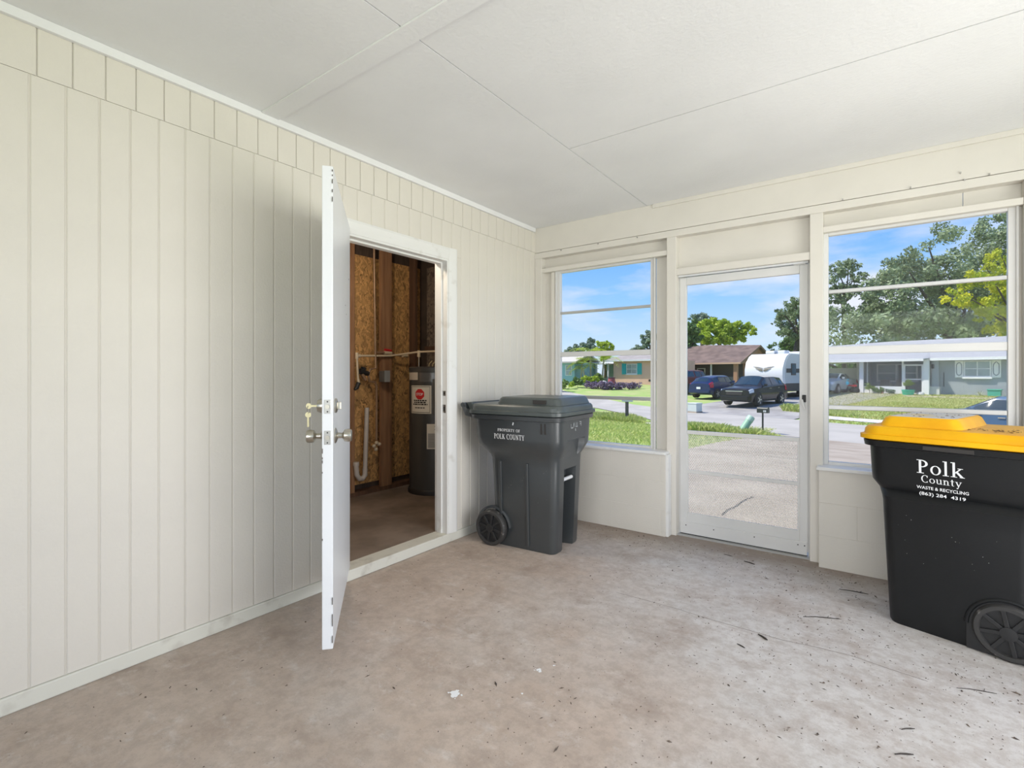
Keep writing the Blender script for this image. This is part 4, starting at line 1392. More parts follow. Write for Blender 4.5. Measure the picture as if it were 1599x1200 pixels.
# ------------------------------------------------------------------ ground outside
def build_ground():
    xs = sorted(set([-110, -90, -75, -60, -50] + list(np.arange(-44, 24, 1.0)) + [24, 30, 40, 60]))
    ys = sorted(set([-30, -20, -10, -4] + list(np.arange(0, 70, 1.0)) + [70, 80, 95, 110, 130]))
    v = [(x, y, gz(x, y) - (.03 if y < 4.5 else 0)) for x in xs for y in ys]
    n = len(ys)
    f = [(i * n + j, (i + 1) * n + j, (i + 1) * n + j + 1, i * n + j + 1) for i in range(len(xs) - 1) for j in range(n - 1)]
    tag(MB().add(v, f).build('lawn', LAWN, smooth=180), 'sunlit patchy green lawns sloping to the street and up again', kind='structure')

    def drape(name, left, right, m, label, lift=.02, nu=60, nv=10):
        """surface between two polylines, laid on the ground"""
        def samp(P, u):
            d = [0]
            for a, b in zip(P, P[1:]):
                d.append(d[-1] + math.hypot(b[0] - a[0], b[1] - a[1]))
            s = u * d[-1]
            return float(np.interp(s, d, [p[0] for p in P])), float(np.interp(s, d, [p[1] for p in P]))
        def fn(u, w):
            a, b = samp(left, u), samp(right, u)
            x, y = a[0] + (b[0] - a[0]) * w, a[1] + (b[1] - a[1]) * w
            return x, y, gz(x, y) + lift
        mb = MB().grid(fn, nu, nv)
        mb.f = [q[::-1] for q in mb.f] if Vector(mb.v[1]).cross(Vector(mb.v[nv + 1])).z > 1e9 else mb.f
        return tag(mb.build(name, m, smooth=180), label, kind='structure')
    near = [(14, 12.5), (6, 15.6), (-1, 18.3), (-3, 19.2), (-5.5, 20.6), (-8.3, 22.2), (-10.9, 25), (-13.9, 28), (-18, 31.5), (-30, 40)]
    far = [(16, 19), (8, 22.2), (-1.4, 25.6), (-3, 26.5), (-6, 27.6), (-8.7, 28.8), (-13, 31.2), (-16.3, 33.6), (-21, 37), (-32, 46)]
    drape('street', near, far, ROAD, 'pale grey asphalt street curving past the porch', .03, 90, 10)
    dw = drape('driveway', [(-2.9, 4.0), (-3.05, 10), (-3.35, 15.5), (-4.3, 19.9)], [(3.4, 4.0), (3.4, 10), (3.2, 14), (3.6, 16.6)], CONC, 'cracked tan concrete driveway outside the storm door', .035, 60, 12)
    # crack in the slab seen through the grille
    mb = MB()
    cp = []
    for px, py in ((1127, 803), (1137, 793), (1148, 788), (1156, 781), (1166, 774), (1176, 770)):
        t = (HC + .07) * F / (py - HY)
        x, y = gxy(px, t)
        cp.append((x, y))
    for a, b in zip(cp, cp[1:]):
        for q in stroke(a, b, .014):
            mb.add([(x, y, gz(x, y) + .042) for x, y in q], [(0, 1, 2, 3)])
    mb.build('crack', mat('crack_shadow_dirt', (.07, .06, .05, 1), .9), dw)
    mb = MB()
    for ya in (7.3, 10.3, 13.3):
        for i in range(12):
            x0, x1 = -2.9 + i * .52, -2.9 + (i + 1) * .52
            mb.add([(x, y, gz(x, y) + .041) for x, y in ((x0, ya), (x1, ya), (x1, ya + .03), (x0, ya + .03))], [(0, 1, 2, 3)])
    mb.build('control_joint', mat('joint_dirt', (.24, .20, .16, 1), .9), dw)
    drape('sidewalk', [(-7.2, 20.3), (-9.5, 20.2), (-13.5, 19.6), (-20, 18.5)], [(-7.4, 21.0), (-9.6, 20.95), (-13.6, 20.4), (-20, 19.3)], CONC2, 'pale concrete strip through the near lawn', .03, 30, 3)
    # far driveways
    drape('driveway_2', [(-9.6, 29.0), (-8.3, 34), (-4.0, 51)], [(-3.2, 26.6), (-1.9, 32), (2.6, 49.5)], mat('grey_driveway', (.42, .40, .37, 1), .9, col2=(.29, .275, .26, 1), scale=1.1, detail=9), 'grey weathered driveway under the parked cars opposite', .03, 40, 10)
    drape('sidewalk_2', [(-3.2, 27.7), (2.5, 25.3), (10, 22.3)], [(-3.0, 28.5), (2.7, 26.1), (10.2, 23.1)], CONC2, 'white concrete walk beyond the street, in front of the grey house', .03, 30, 3)
    drape('driveway_4', [(-5.4, 42.0), (-4.2, 49)], [(-.2, 40.6), (.8, 47)], CONC, 'carport driveway of the grey house', .028, 30, 4)
    drape('sidewalk_3', [(1.2, 41.0), (3.2, 40.4), (12, 37.7)], [(1.4, 42.2), (3.5, 41.5), (12, 38.9)], mat('sandy_walk', (.55, .47, .40, 1), .9, var=.2, scale=2), 'sandy bed along the grey house wall', .028, 24, 3)


build_ground()


def blades(name, label, n, place, h0, h1, w, m, seed, lean=.5):
    """separate grass blades, one triangle pair each, as one stuff object"""
    rng = np.random.default_rng(seed)
    v = np.zeros((n, 4, 3), np.float32)
    for i in range(n):
        x, y, hs = place(rng)
        z = gz(x, y)
        h = rng.uniform(h0, h1) * hs
        a = rng.uniform(0, 2 * PI)
        l = rng.normal(0, lean, 2) * h
        c, s = math.cos(a) * w * .5, math.sin(a) * w * .5
        v[i] = [(x - c, y - s, z), (x + c, y + s, z), (x + c * .7 + l[0] * .4, y + s * .7 + l[1] * .4, z + h * .6), (x + l[0], y + l[1], z + h)]
    f = np.arange(n * 4, dtype=np.int32).reshape(n, 4)
    me = fast_mesh(name, v.reshape(-1, 3), f, m, rng.random(n))
    return tag(link(name, me), label, 'grass', kind='stuff')


def fast_mesh(name, v, f, m, tint=None):
    me = bpy.data.meshes.new(name)
    k = f.shape[1]
    me.vertices.add(len(v))
    me.vertices.foreach_set('co', np.asarray(v, np.float32).ravel())
    me.loops.add(f.size)
    me.loops.foreach_set('vertex_index', f.ravel().astype(np.int32))
    me.polygons.add(len(f))
    me.polygons.foreach_set('loop_start', np.arange(0, f.size, k, dtype=np.int32))
    me.materials.append(m)
    if tint is not None:
        a = me.attributes.new('tint', 'FLOAT', 'FACE')
        a.data.foreach_set('value', np.asarray(tint, np.float32))
    me.update(calc_edges=True)
    me.validate()
    return me


def leaf_cloud(name, blobs, n, size, m, parent, seed, flat=.85, shell=.45, asp=.55, flag='stuff'):
    """leaves over a set of round boughs; blobs: (x, y, z, r) in the parent's space"""
    rng = np.random.default_rng(seed)
    B = np.array(blobs, float)
    # break every bough into small clumps
    cl = []
    for x, y, z, r in B:
        k = max(5, int(16 * (r / max(B[:, 3].max(), .1)) ** 2) + 6)
        d = rng.normal(size=(k, 3))
        d /= np.linalg.norm(d, axis=1, keepdims=True)
        rad = r * rng.uniform(.45, .95, (k, 1))
        c = np.array([x, y, z]) + d * rad * np.array([1, 1, flat])
        cl.append(np.column_stack([c, r * rng.uniform(.22, .42, k)]))
    C = np.vstack(cl)
    pw = C[:, 3] ** 2
    idx = rng.choice(len(C), n, p=pw / pw.sum())
    d = rng.normal(size=(n, 3))
    d /= np.linalg.norm(d, axis=1, keepdims=True)
    rr = C[idx, 3:4] * (shell + (1.12 - shell) * rng.random((n, 1)))
    p = C[idx, :3] + d * rr * np.array([1, 1, .8])
    nrm = d + rng.normal(size=(n, 3)) * .7
    nrm /= np.linalg.norm(nrm, axis=1, keepdims=True)
    t = np.cross(nrm, rng.normal(size=(n, 3)))
    t /= np.linalg.norm(t, axis=1, keepdims=True)
    b = np.cross(nrm, t)
    s = size * rng.uniform(.6, 1.3, (n, 1))
    v = np.stack([p - t * s, p + b * s * asp, p + t * s, p - b * s * asp], 1).reshape(-1, 3)
    f = np.arange(n * 4, dtype=np.int32).reshape(n, 4)
    ct = rng.random(len(C))
    tint = np.clip(.55 * ct[idx] + .45 * rng.random(n), 0, 1)
    o = link(name, fast_mesh(name, v, f, m, tint), parent)
    if flag:
        o['kind'] = flag
    return o


BARK = mat('tree_bark', (.12, .095, .075, 1), .9, var=.4, scale=6)
OAKLEAF = mat_tint('oak_leaves', (.09, .15, .06, 1), (.42, .50, .28, 1), .5, .2)
DARKLEAF = mat_tint('dark_leaves', (.05, .11, .03, 1), (.22, .36, .10, 1), .5, .2)
LIMELEAF = mat_tint('lime_leaves', (.24, .38, .03, 1), (.66, .76, .09, 1), .5, .3)
YELLEAF = mat_tint('yellow_leaves', (.30, .42, .03, 1), (.85, .78, .05, 1), .5, .35)
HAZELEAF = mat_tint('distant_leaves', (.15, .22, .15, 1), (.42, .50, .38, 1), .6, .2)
GREENLEAF = mat_tint('shrub_leaves', (.08, .17, .03, 1), (.38, .48, .13, 1), .5, .25)
PURPLE = mat_tint('purple_leaves', (.10, .055, .10, 1), (.42, .33, .46, 1), .5, .2)


def tree(label, px, d, blobs, n, size, m, seed, trunk=.25, cat='tree', group=None, asp=.55):
    """blobs given as (px, py, r px, depth offset m) measured at depth d"""
    x, y = gxy(px, d)
    z = gz(x, y)
    t = thing('tree', label, cat, (x, y, z), group=group)
    rnd = random.Random(seed)
    bl = []
    for bx, by, br, dd in blobs:
        p = at(bx, by, d + dd)
        bl.append((p.x - x, p.y - y, p.z - z, br * (d + dd) / F))
    leaf_cloud('foliage', bl, n, size, m, t, seed, asp=asp)
    low = min(b[2] for b in bl)
    top = max(bl, key=lambda b: b[3])
    h = max(1.2, low)
    MB().tube([(0, 0, -.2), (.05, 0, h * .5), (top[0] * .3, top[1] * .3, h)], [trunk * 1.2, trunk, trunk * .8], 10).build('trunk', BARK, t, smooth=60)
    br = MB()
    for b in sorted(bl, key=lambda b: -b[3])[:9]:
        o = (top[0] * .3, top[1] * .3, h * .9)
        mid = ((o[0] + b[0]) / 2 + rnd.uniform(-.5, .5), (o[1] + b[1]) / 2, (o[2] + b[2]) / 2 + .3)
        lk = MB().tube([o, mid, (b[0], b[1], b[2] + b[3] * .3)], [trunk * .55, trunk * .35, trunk * .1], 7)
        lk.build('bough', BARK, t, smooth=60)
    return t


tree('big grey-green oak towering behind the grey house roof', 1440, 56,
     [(1450, 400, 48, 0), (1500, 375, 40, 3), (1420, 440, 50, -2), (1385, 470, 46, 0), (1340, 495, 44, 2), (1312, 515, 40, 0), (1480, 445, 58, 2), (1430, 500, 60, -3), (1510, 480, 60, 0), (1545, 440, 50, 3),
      (1550, 385, 40, 5), (1565, 350, 36, 6), (1400, 420, 26, 0), (1370, 452, 26, -2), (1370, 515, 40, -4), (1470, 525, 50, -4), (1550, 520, 55, 0), (1620, 420, 70, 4), (1620, 500, 70, 2)], 52000, .20, OAKLEAF, 11, .6)
tree('bright yellow-green tree leaning over the grey house from the side', 1600, 47,
     [(1560, 398, 20, 0), (1540, 425, 24, -1), (1515, 442, 18, 0), (1495, 462, 20, -1), (1520, 470, 24, 0), (1555, 455, 28, 1), (1545, 490, 26, 0), (1570, 515, 22, 0), (1600, 430, 40, 1), (1610, 500, 45, 0)], 17000, .15, YELLEAF, 12, .25)
tree('sparse small-leaved tree against the sky beside the door post', 1318, 58,
     [(1308, 425, 15, 0), (1325, 418, 17, 1), (1340, 432, 14, 0), (1300, 445, 16, 0), (1330, 447, 14, 2), (1365, 448, 12, 0), (1310, 462, 20, 0)], 3600, .17, OAKLEAF, 13, .22)
tree('tall loose oak over the travel trailer', 1240, 60,
     [(1238, 480, 16, 0), (1228, 500, 20, 1), (1244, 515, 24, 0), (1218, 488, 10, 0), (1222, 522, 14, 0), (1262, 495, 34, 2), (1245, 470, 12, 0), (1212, 505, 7, 0)], 8500, .15, OAKLEAF, 14, .3)
tree('low dark bushy tree between brown house and trailer', 1228, 66,
     [(1215, 545, 14, 0), (1235, 540, 18, 0), (1255, 545, 18, 2), (1222, 556, 14, 0), (1205, 552, 8, 0)], 6500, .17, DARKLEAF, 15, .2)
tree('dense lime green tree rising behind the brown roof', 1130, 68,
     [(1100, 515, 17, 0), (1118, 508, 15, 2), (1135, 515, 17, 0), (1150, 512, 14, 1), (1166, 517, 13, 0), (1176, 522, 7, 0), (1105, 528, 15, -2), (1128, 527, 16, -1), (1152, 527, 13, 0), (1092, 525, 13, 0)], 17000, .17, LIMELEAF, 16, .3)
tree('deep green tree beside the storm door stile', 1078, 64,
     [(1078, 512, 14, 0), (1080, 530, 16, 0), (1070, 520, 20, 0), (1060, 535, 22, 0), (1078, 545, 13, 0)], 7000, .17, DARKLEAF, 17, .3)
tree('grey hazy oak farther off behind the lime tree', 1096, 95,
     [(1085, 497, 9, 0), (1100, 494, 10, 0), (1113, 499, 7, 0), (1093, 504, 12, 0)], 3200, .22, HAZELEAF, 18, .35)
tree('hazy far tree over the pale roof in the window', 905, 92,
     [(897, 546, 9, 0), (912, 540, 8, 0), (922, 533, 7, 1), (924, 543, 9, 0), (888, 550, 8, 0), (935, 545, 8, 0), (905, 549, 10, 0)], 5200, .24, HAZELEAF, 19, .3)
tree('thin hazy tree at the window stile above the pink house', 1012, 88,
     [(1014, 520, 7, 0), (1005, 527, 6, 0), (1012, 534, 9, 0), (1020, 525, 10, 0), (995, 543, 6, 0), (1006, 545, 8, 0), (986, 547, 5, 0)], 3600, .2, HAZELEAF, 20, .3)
tree('pale green airy tree rising over the carport palms', 945, 60,
     [(938, 538, 7, 0), (950, 541, 8, 0), (942, 549, 10, 0), (957, 548, 7, 0), (930, 547, 6, 0), (945, 560, 9, 0)], 3200, .16, LIMELEAF, 21, .18)
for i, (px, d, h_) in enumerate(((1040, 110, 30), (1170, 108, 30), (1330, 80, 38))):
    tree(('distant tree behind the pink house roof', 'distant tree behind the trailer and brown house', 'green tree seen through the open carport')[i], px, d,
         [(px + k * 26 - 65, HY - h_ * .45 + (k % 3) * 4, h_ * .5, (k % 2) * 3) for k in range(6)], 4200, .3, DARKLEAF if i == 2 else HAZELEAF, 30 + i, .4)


def palm(label, px, py, d, htop, seed, lean=0.0, nf=11, fl=1.3):
    x, y = gxy(px, d)
    z = gz(x, y)
    t = thing('palm', label, 'palm', (x, y, z))
    MB().tube([(0, 0, -.1), (lean * .4, 0, htop * .5), (lean, 0, htop)], [.11, .085, .075], 9).build('trunk', mat('palm_trunk', (.50, .45, .36, 1), .9, var=.3, scale=14), t, smooth=60)
    rng = np.random.default_rng(seed)
    V, Fc = [], []
    # one frond: arching rib with paired leaflets
    for i in range(14):
        u = i / 13
        x0, z0 = fl * u, .55 * fl * u - .75 * fl * u * u
        L = .34 * fl * math.sin(PI * (.12 + .83 * u))
        for s in (-1, 1):
            o = len(V)
            V += [(x0, 0, z0), (x0 + .05, 0, z0), (x0 + .14, s * L, z0 - .12), (x0 + .09, s * L * .8, z0 - .10)]
            Fc.append((o, o + 1, o + 2, o + 3))
    me = fast_mesh('frond', np.array(V), np.array(Fc, np.int32), GREENLEAF if seed % 2 else LIMELEAF, rng.random(len(Fc)))
    for k in range(nf):
        o = link('frond', me, t, loc=(lean, 0, htop), rot=(0, rng.uniform(-.5, .35), 2 * PI * k / nf + rng.uniform(-.2, .2)))
    return t


palm('palm with pale trunk closest to the blue house wall', 907, 0, 50, 2.2, 2, .15, 12, 1.6)
palm('tallest of the palms before the dark carport', 923, 0, 50, 3.2, 4, -.1, 13, 2.0)
palm('leafy palm beside the carport post and flower bed', 940, 0, 49.5, 2.6, 6, .2, 13, 1.9)
palm('leaning slim palm in the middle of the palm group', 915, 0, 49, 1.7, 3, -.35, 11, 1.4)


def shrub(label, px, d, w, h, n, size, m, seed, cat='shrub', zoff=0.0, ex=1.0):
    x, y = gxy(px, d)
    t = thing('shrub', label, cat, (x, y, gz(x, y) + zoff))
    rnd = random.Random(seed)
    bl = [(rnd.uniform(-.5, .5) * w * ex, rnd.uniform(-.3, .3) * w, h * rnd.uniform(.4, .75), min(w, h) * rnd.uniform(.25, .4)) for _ in range(6)]
    leaf_cloud('foliage', bl, n, size, m, t, seed, shell=.2)
    st = MB()
    MB().tube([(0, 0, -.05), (0, 0, h * .5)], .02, 6).build('stem', BARK, t)
    return t


# ------------------------------------------------------------------ houses (local x along the front, y going back)
def hbox(name, m, parent, *a, bevel=0.0):
    return MB().box(*a).build(name, m, parent, bevel=bevel)


def house_grey():
    x, y = gxy(1447, 33.5)
    zb = gz(x, y) + .02
    h = thing('house', 'grey block bungalow with screened porch and white shutters', 'house', (x, y, zb), R(-16))
    GW = mat('grey_block_wall', (.36, .39, .41, 1), .85, var=.12, scale=1.5, bump=.2, bscale=8)
    WT = mat('white_house_paint', (.78, .78, .77, 1), .6)
    RF = mat('pale_roof', (.38, .385, .385, 1), .8, var=.12, scale=2, stretch=(1, 5, 1))
    eave = 2.42
    # main wall right of the porch, in courses of block
    wall = hbox('wall', GW, h, .55, 13, .6, 8.6, -.2, eave + .1)
    for r in range(13):
        for c in range(14):
            xx = .56 + c * .4 - (.2 if r % 2 else 0)
            x0, x1 = max(.56, xx + .004), xx + .396
            z0, z1 = r * .2 + .004, r * .2 + .196
            if x1 > 1.3 and x0 < 3.55 and z1 > 1.05 and z0 < 2.25:
                continue
            MB().box(x0, x1, .588, .62, z0, min(z1, eave)).build('block', GW, wall)
    hbox('return_wall', GW, h, .2, .56, .3, 5.5, -.2, eave)
    hbox('corner_block', mat('dirty_white', (.58, .57, .55, 1), .8), h, .13, .62, .2, .62, -.2, .55)
    # window with shutters
    win = hbox('window', WT, h, 1.78, 3.08, .53, .64, 1.2, 2.24)
    for x0, x1 in ((1.85, 2.40), (2.46, 3.01)):
        for z0, z1 in ((1.26, 1.70), (1.75, 2.18)):
            hbox('pane', WGLASS, win, x0, x1, .518, .54, z0, z1)
    hbox('window_sill', WT, h, 1.72, 3.14, .42, .62, 1.08, 1.2, bevel=.01)
    for x0 in (1.34, 3.10):
        sh = hbox('shutter', WT, h, x0, x0 + .42, .53, .60, 1.16, 2.26, bevel=.01)
        cx, cz = x0 + .21, 1.71
        pts = [(cx + a, cz + b) for a, b in ((0, -.44), (.07, -.36), (.13, -.28), (.13, .28), (.07, .36), (0, .44), (-.07, .36), (-.13, .28), (-.13, -.28), (-.07, -.36), (0, -.44))]
        mb = MB()
        for a, b in zip(pts, pts[1:]):
            for q in stroke(a, b, .045):
                mb.add([(px_, .524, pz_) for px_, pz_ in q], [(0, 1, 2, 3)])
        mb.build('shutter_moulding', mat('shutter_line', (.22, .24, .27, 1), .7), sh)
    # screened porch: posts, knee wall, screen, door
    hbox('column', WT, h, -.17, .13, -.05, .2, -.2, eave - .12)
    hbox('column', WT, h, -3.88, -3.62, -.05, .2, -.2, eave - .12)
    hbox('porch_knee_wall', WT, h, -3.62, -1.32, .0, .15, -.2, .52)
    hbox('porch_post', WT, h, -1.36, -1.27, .0, .1, -.1, eave - .1)
    hbox('porch_post', mat('grey_screen_post', (.40, .42, .44, 1), .6), h, -3.42, -3.36, .0, .1, .5, eave - .1)
    hbox('porch_beam', WT, h, -4.5, .1, -.03, .18, eave - .14, eave)
    dr = hbox('screen_door_frame', WT, h, -1.26, -1.17, .0, .06, .0, 2.03)
    hbox('screen_door_stile', WT, h, -.27, -.18, .0, .06, .0, 2.03)
    for z in (.0, .98, 1.95):
        hbox('screen_door_rail', WT, h, -1.2, -.2, .0, .055, z, z + .085)
    SCR = mat_glass('screen_mesh', tint=(.80, .82, .84, 1), gloss=.005, dirt_haze=.10, dirt_haze_col=(.4, .42, .44, 1))
    hbox('screen', SCR, h, -3.62, -1.36, .06, .065, .52, eave - .14)
    hbox('screen', SCR, h, -1.2, -.2, .065, .07, .0, eave - .14)
    # porch back wall with big white window and chairs
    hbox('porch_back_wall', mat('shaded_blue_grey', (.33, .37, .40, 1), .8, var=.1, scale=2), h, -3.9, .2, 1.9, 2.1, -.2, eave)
    hbox('porch_side_wall', WT, h, -3.9, -3.76, .2, 3.5, -.2, eave)
    hbox('porch_floor', CONC, h, -3.8, .2, .1, 1.95, -.25, .03)
    pw = hbox('porch_window', WT, h, -3.35, -.9, 1.82, 1.92, .82, 2.12)
    for a, b in ((-3.25, -2.2), (-2.08, -1.0)):
        for z0, z1 in ((.92, 1.42), (1.48, 2.04)):
            hbox('pane', WGLASS, pw, a, b, 1.80, 1.83, z0, z1)
    hbox('curtain', mat('dark_curtain', (.04, .05, .07, 1), .9), pw, -2.0, -1.78, 1.79, 1.81, .95, 2.04)
    hbox('house_door', mat('pale_door', (.6, .6, .58, 1), .5), h, -.75, .0, 1.84, 1.92, .03, 2.06)
    # carport end wall
    hbox('carport_wall', mat('cream_wall', (.70, .68, .62, 1), .8), h, -5.1, -3.9, 3.3, 3.45, -.2, eave)
    hbox('carport_post', WT, h, -8.9, -8.75, .2, .35, -.2, eave)
    hbox('carport_back', mat('shed_wall', (.42, .41, .40, 1), .8), h, -9.2, -5.1, 6.8, 6.95, -.2, 1.9)
    # roofs
    def slab(pts, name, m):
        lo = [(a, b, c - .07) for a, b, c in pts]
        n = len(pts)
        mb = MB().add(list(pts) + lo, [tuple(range(n)), tuple(range(2 * n - 1, n - 1, -1))] + [(i, i + n, (i + 1) % n + n, (i + 1) % n) for i in range(n)])
        return mb.build(name, m, h)
    slab([(.15, .05, eave + .02), (14, .05, eave + .02), (14, 5.2, 4.05), (-3.5, 5.2, 3.95), (-.4, 2.2, 3.0)], 'roof', RF)
    slab([(-9.3, -.55, eave - .02), (-.05, -.55, eave - .02), (.15, .1, eave + .06), (-.35, 2.3, 3.02), (-3.4, 5.2, 3.95), (-8.2, 4.6, 3.72), (-9.3, 3.0, 3.2)], 'porch_roof', RF)
    hbox('fascia', WT, h, -9.3, -.05, -.58, -.52, eave - .17, eave)
    hbox('fascia', WT, h, .15, 14, -.0, .06, eave - .14, eave + .04)
    slab([(-8.2, 4.6, 3.72), (-3.4, 5.2, 3.95), (14, 5.2, 4.05), (14, 9.5, eave), (-9.3, 9.5, eave), (-9.3, 3.0, 3.2)], 'rear_roof', RF)
    hbox('wall_lamp', mat('black_metal', (.03, .03, .03, 1), .5), h, .2, .34, .16, .29, 1.75, 2.05)
    hbox('downpipe', mat('dark_pipe', (.10, .11, .12, 1), .6), h, .75, .8, .54, .59, .55, 1.5)
    return h


HG = house_grey()


def house_local(h, x, y, z):
    return h.matrix_basis @ Vector((x, y, z))


def yard_grey():
    h = HG
    WK = mat('wicker', (.30, .235, .18, 1), .8, var=.3, scale=30)
    for i, x in enumerate((-2.55, -1.62)):
        p = house_local(h, x, 1.1, .03)
        c = thing('porch_chair', ('brown wicker chair in front of the curtained porch window', 'brown wicker chair next to the screen door post')[i], 'chair', p, R(-16))
        hbox('seat', WK, c, -.28, .28, -.28, .28, .32, .45, bevel=.03)
        hbox('backrest', WK, c, -.28, .28, -.30, -.20, .40, .95, bevel=.03)
        for s in (-1, 1):
            hbox('armrest', WK, c, s * .30 - .04, s * .30 + .04, -.28, .28, .45, .66, bevel=.02)
            for t in (-1, 1):
                hbox('leg', WK, c, s * .25 - .03, s * .25 + .03, t * .24 - .03, t * .24 + .03, 0, .33)
    p = house_local(h, -.78, -.9, 0)
    p.z = gz(p.x, p.y) + .02
    pot = thing('planter', 'round turquoise planter with a leafy plant by the screen door', 'planter', p)
    TQ = mat('turquoise_plastic', (.03, .46, .34, 1), .4)
    MB().lathe([(.29, 0), (.35, .28), (.37, .30), (.37, .35), (.33, .35), (.32, .28)], 28).build('pot', TQ, pot, smooth=40)
    MB().lathe([(.0, .29), (.32, .29)], 24, cap=False).build('soil', DARKV, pot)
    MB().tube([(0, 0, .3), (.02, 0, .62)], .03, 7).build('stem', BARK, pot)
    leaf_cloud('foliage', [(0, 0, .78, .2), (-.17, 0, .75, .15), (.17, .05, .76, .16), (.02, 0, .92, .15)], 500, .055, GREENLEAF, pot, 41)
    p = house_local(h, -.2, -.55, 0)
    p.z = gz(p.x, p.y) + .02
    st = thing('garden_stone', 'white rounded stone at foot of the porch column', 'stone', p)
    MB().lathe([(.2, 0), (.22, .1), (.12, .2), (0, .22)], 12).build('stone', CONC2, st, smooth=60)
    p = house_local(h, 3.3, .1, 0)
    p.z = gz(p.x, p.y) + .02
    hr = thing('storage_box', 'green plastic storage box against the grey block wall', 'box', p, R(-16))
    GP = mat('green_plastic', (.05, .36, .26, 1), .45)
    hbox('box_body', GP, hr, -.30, .30, -.2, .2, 0, .36, bevel=.02)
    hbox('lid', GP, hr, -.34, .34, -.24, .24, .36, .44, bevel=.03)
    p = house_local(h, 2.65, .0, 0)
    ag = thing('spiky_plant', 'spiky grey-green plant between block wall and green box', 'plant', (p.x, p.y, gz(p.x, p.y)))
    lv = MB()
    for k in range(13):
        a = 2 * PI * k / 13
        e = random.uniform(.3, 1.2)
        c, s_ = math.cos(a), math.sin(a)
        tip = (c * .38 * math.cos(e), s_ * .38 * math.cos(e), .12 + .42 * math.sin(e))
        MB().add([(-s_ * .03, c * .03, .03), (s_ * .03, -c * .03, .03), tip, (c * .05, s_ * .05, .09)], [(0, 1, 2), (0, 3, 1), (1, 3, 2), (3, 0, 2)]).build('leaf', mat('agave_leaf', (.36, .38, .26, 1), .6), ag)
    # kids' ride-on by the carport post
    p = house_local(h, -4.35, -.2, 0)
    b = thing('tricycle', 'turquoise and red child tricycle standing at the carport post', 'tricycle', (p.x, p.y, gz(p.x, p.y) + .03), R(200))
    T2 = mat('bright_blue_plastic', (.12, .62, .80, 1), .4)
    RP = mat('bright_red_plastic', (.60, .04, .05, 1), .4)
    for wx, wy, r in ((.4, 0, .26), (-.3, .25, .18), (-.3, -.25, .18)):
        Mq = Matrix.Translation((wx, wy, r)) @ Matrix.Rotation(PI / 2, 4, 'X')
        MB().lathe([(r * .6, -.04), (r, -.03), (r, .03), (r * .6, .04)], 18, Mq).build('wheel', TYRE, b, smooth=40)
    MB().tube([(.4, 0, .26), (.3, 0, .6), (-.3, 0, .45)], .045, 8).build('frame', RP, b)
    hbox('seat', RP, b, -.35, .0, -.16, .16, .45, .58, bevel=.04)
    MB().tube([(.3, 0, .55), (.26, 0, .95)], .03, 8).build('steering_post', T2, b)
    MB().tube([(.25, -.3, 1.0), (.26, 0, .92), (.25, .3, 1.0)], .03, 8).build('handlebar', T2, b)
    hbox('front_shell', T2, b, .18, .5, -.2, .2, .58, .84, bevel=.06)
    # plants along the porch wall
    for i, (x, w_, hh, m, lab) in enumerate(((-3.15, .5, .85, GREENLEAF, 'tall flowering green bush against the white porch wall'), (-2.55, .5, .5, DARKLEAF, 'low dark green bush at the middle of the porch wall'),
                                             (-1.95, .35, .4, HAZELEAF, 'thin grey wispy plant in front of white porch wall'))):
        p = house_local(h, x, -.35, 0)
        s = thing('shrub', lab, 'shrub', (p.x, p.y, gz(p.x, p.y)))
        rnd = random.Random(i)
        leaf_cloud('foliage', [(rnd.uniform(-.5, .5) * w_, rnd.uniform(-.1, .1), hh * rnd.uniform(.3, .8), w_ * .35) for _ in range(6)], 700, .055, m, s, 50 + i, shell=.2)
        MB().tube([(0, 0, 0), (0, 0, hh * .6)], .015, 6).build('stem', BARK, s)
    p = house_local(h, -2.4, -.3, 0)
    f = thing('garden_ornament', 'small pinkish ornament at the white porch wall', 'ornament', (p.x, p.y, gz(p.x, p.y)))
    MB().lathe([(.09, 0), (.07, .15), (.10, .28), (.05, .38), (0, .42)], 12).build('figure', mat('faded_pink', (.55, .30, .26, 1), .7), f, smooth=50)


yard_grey()


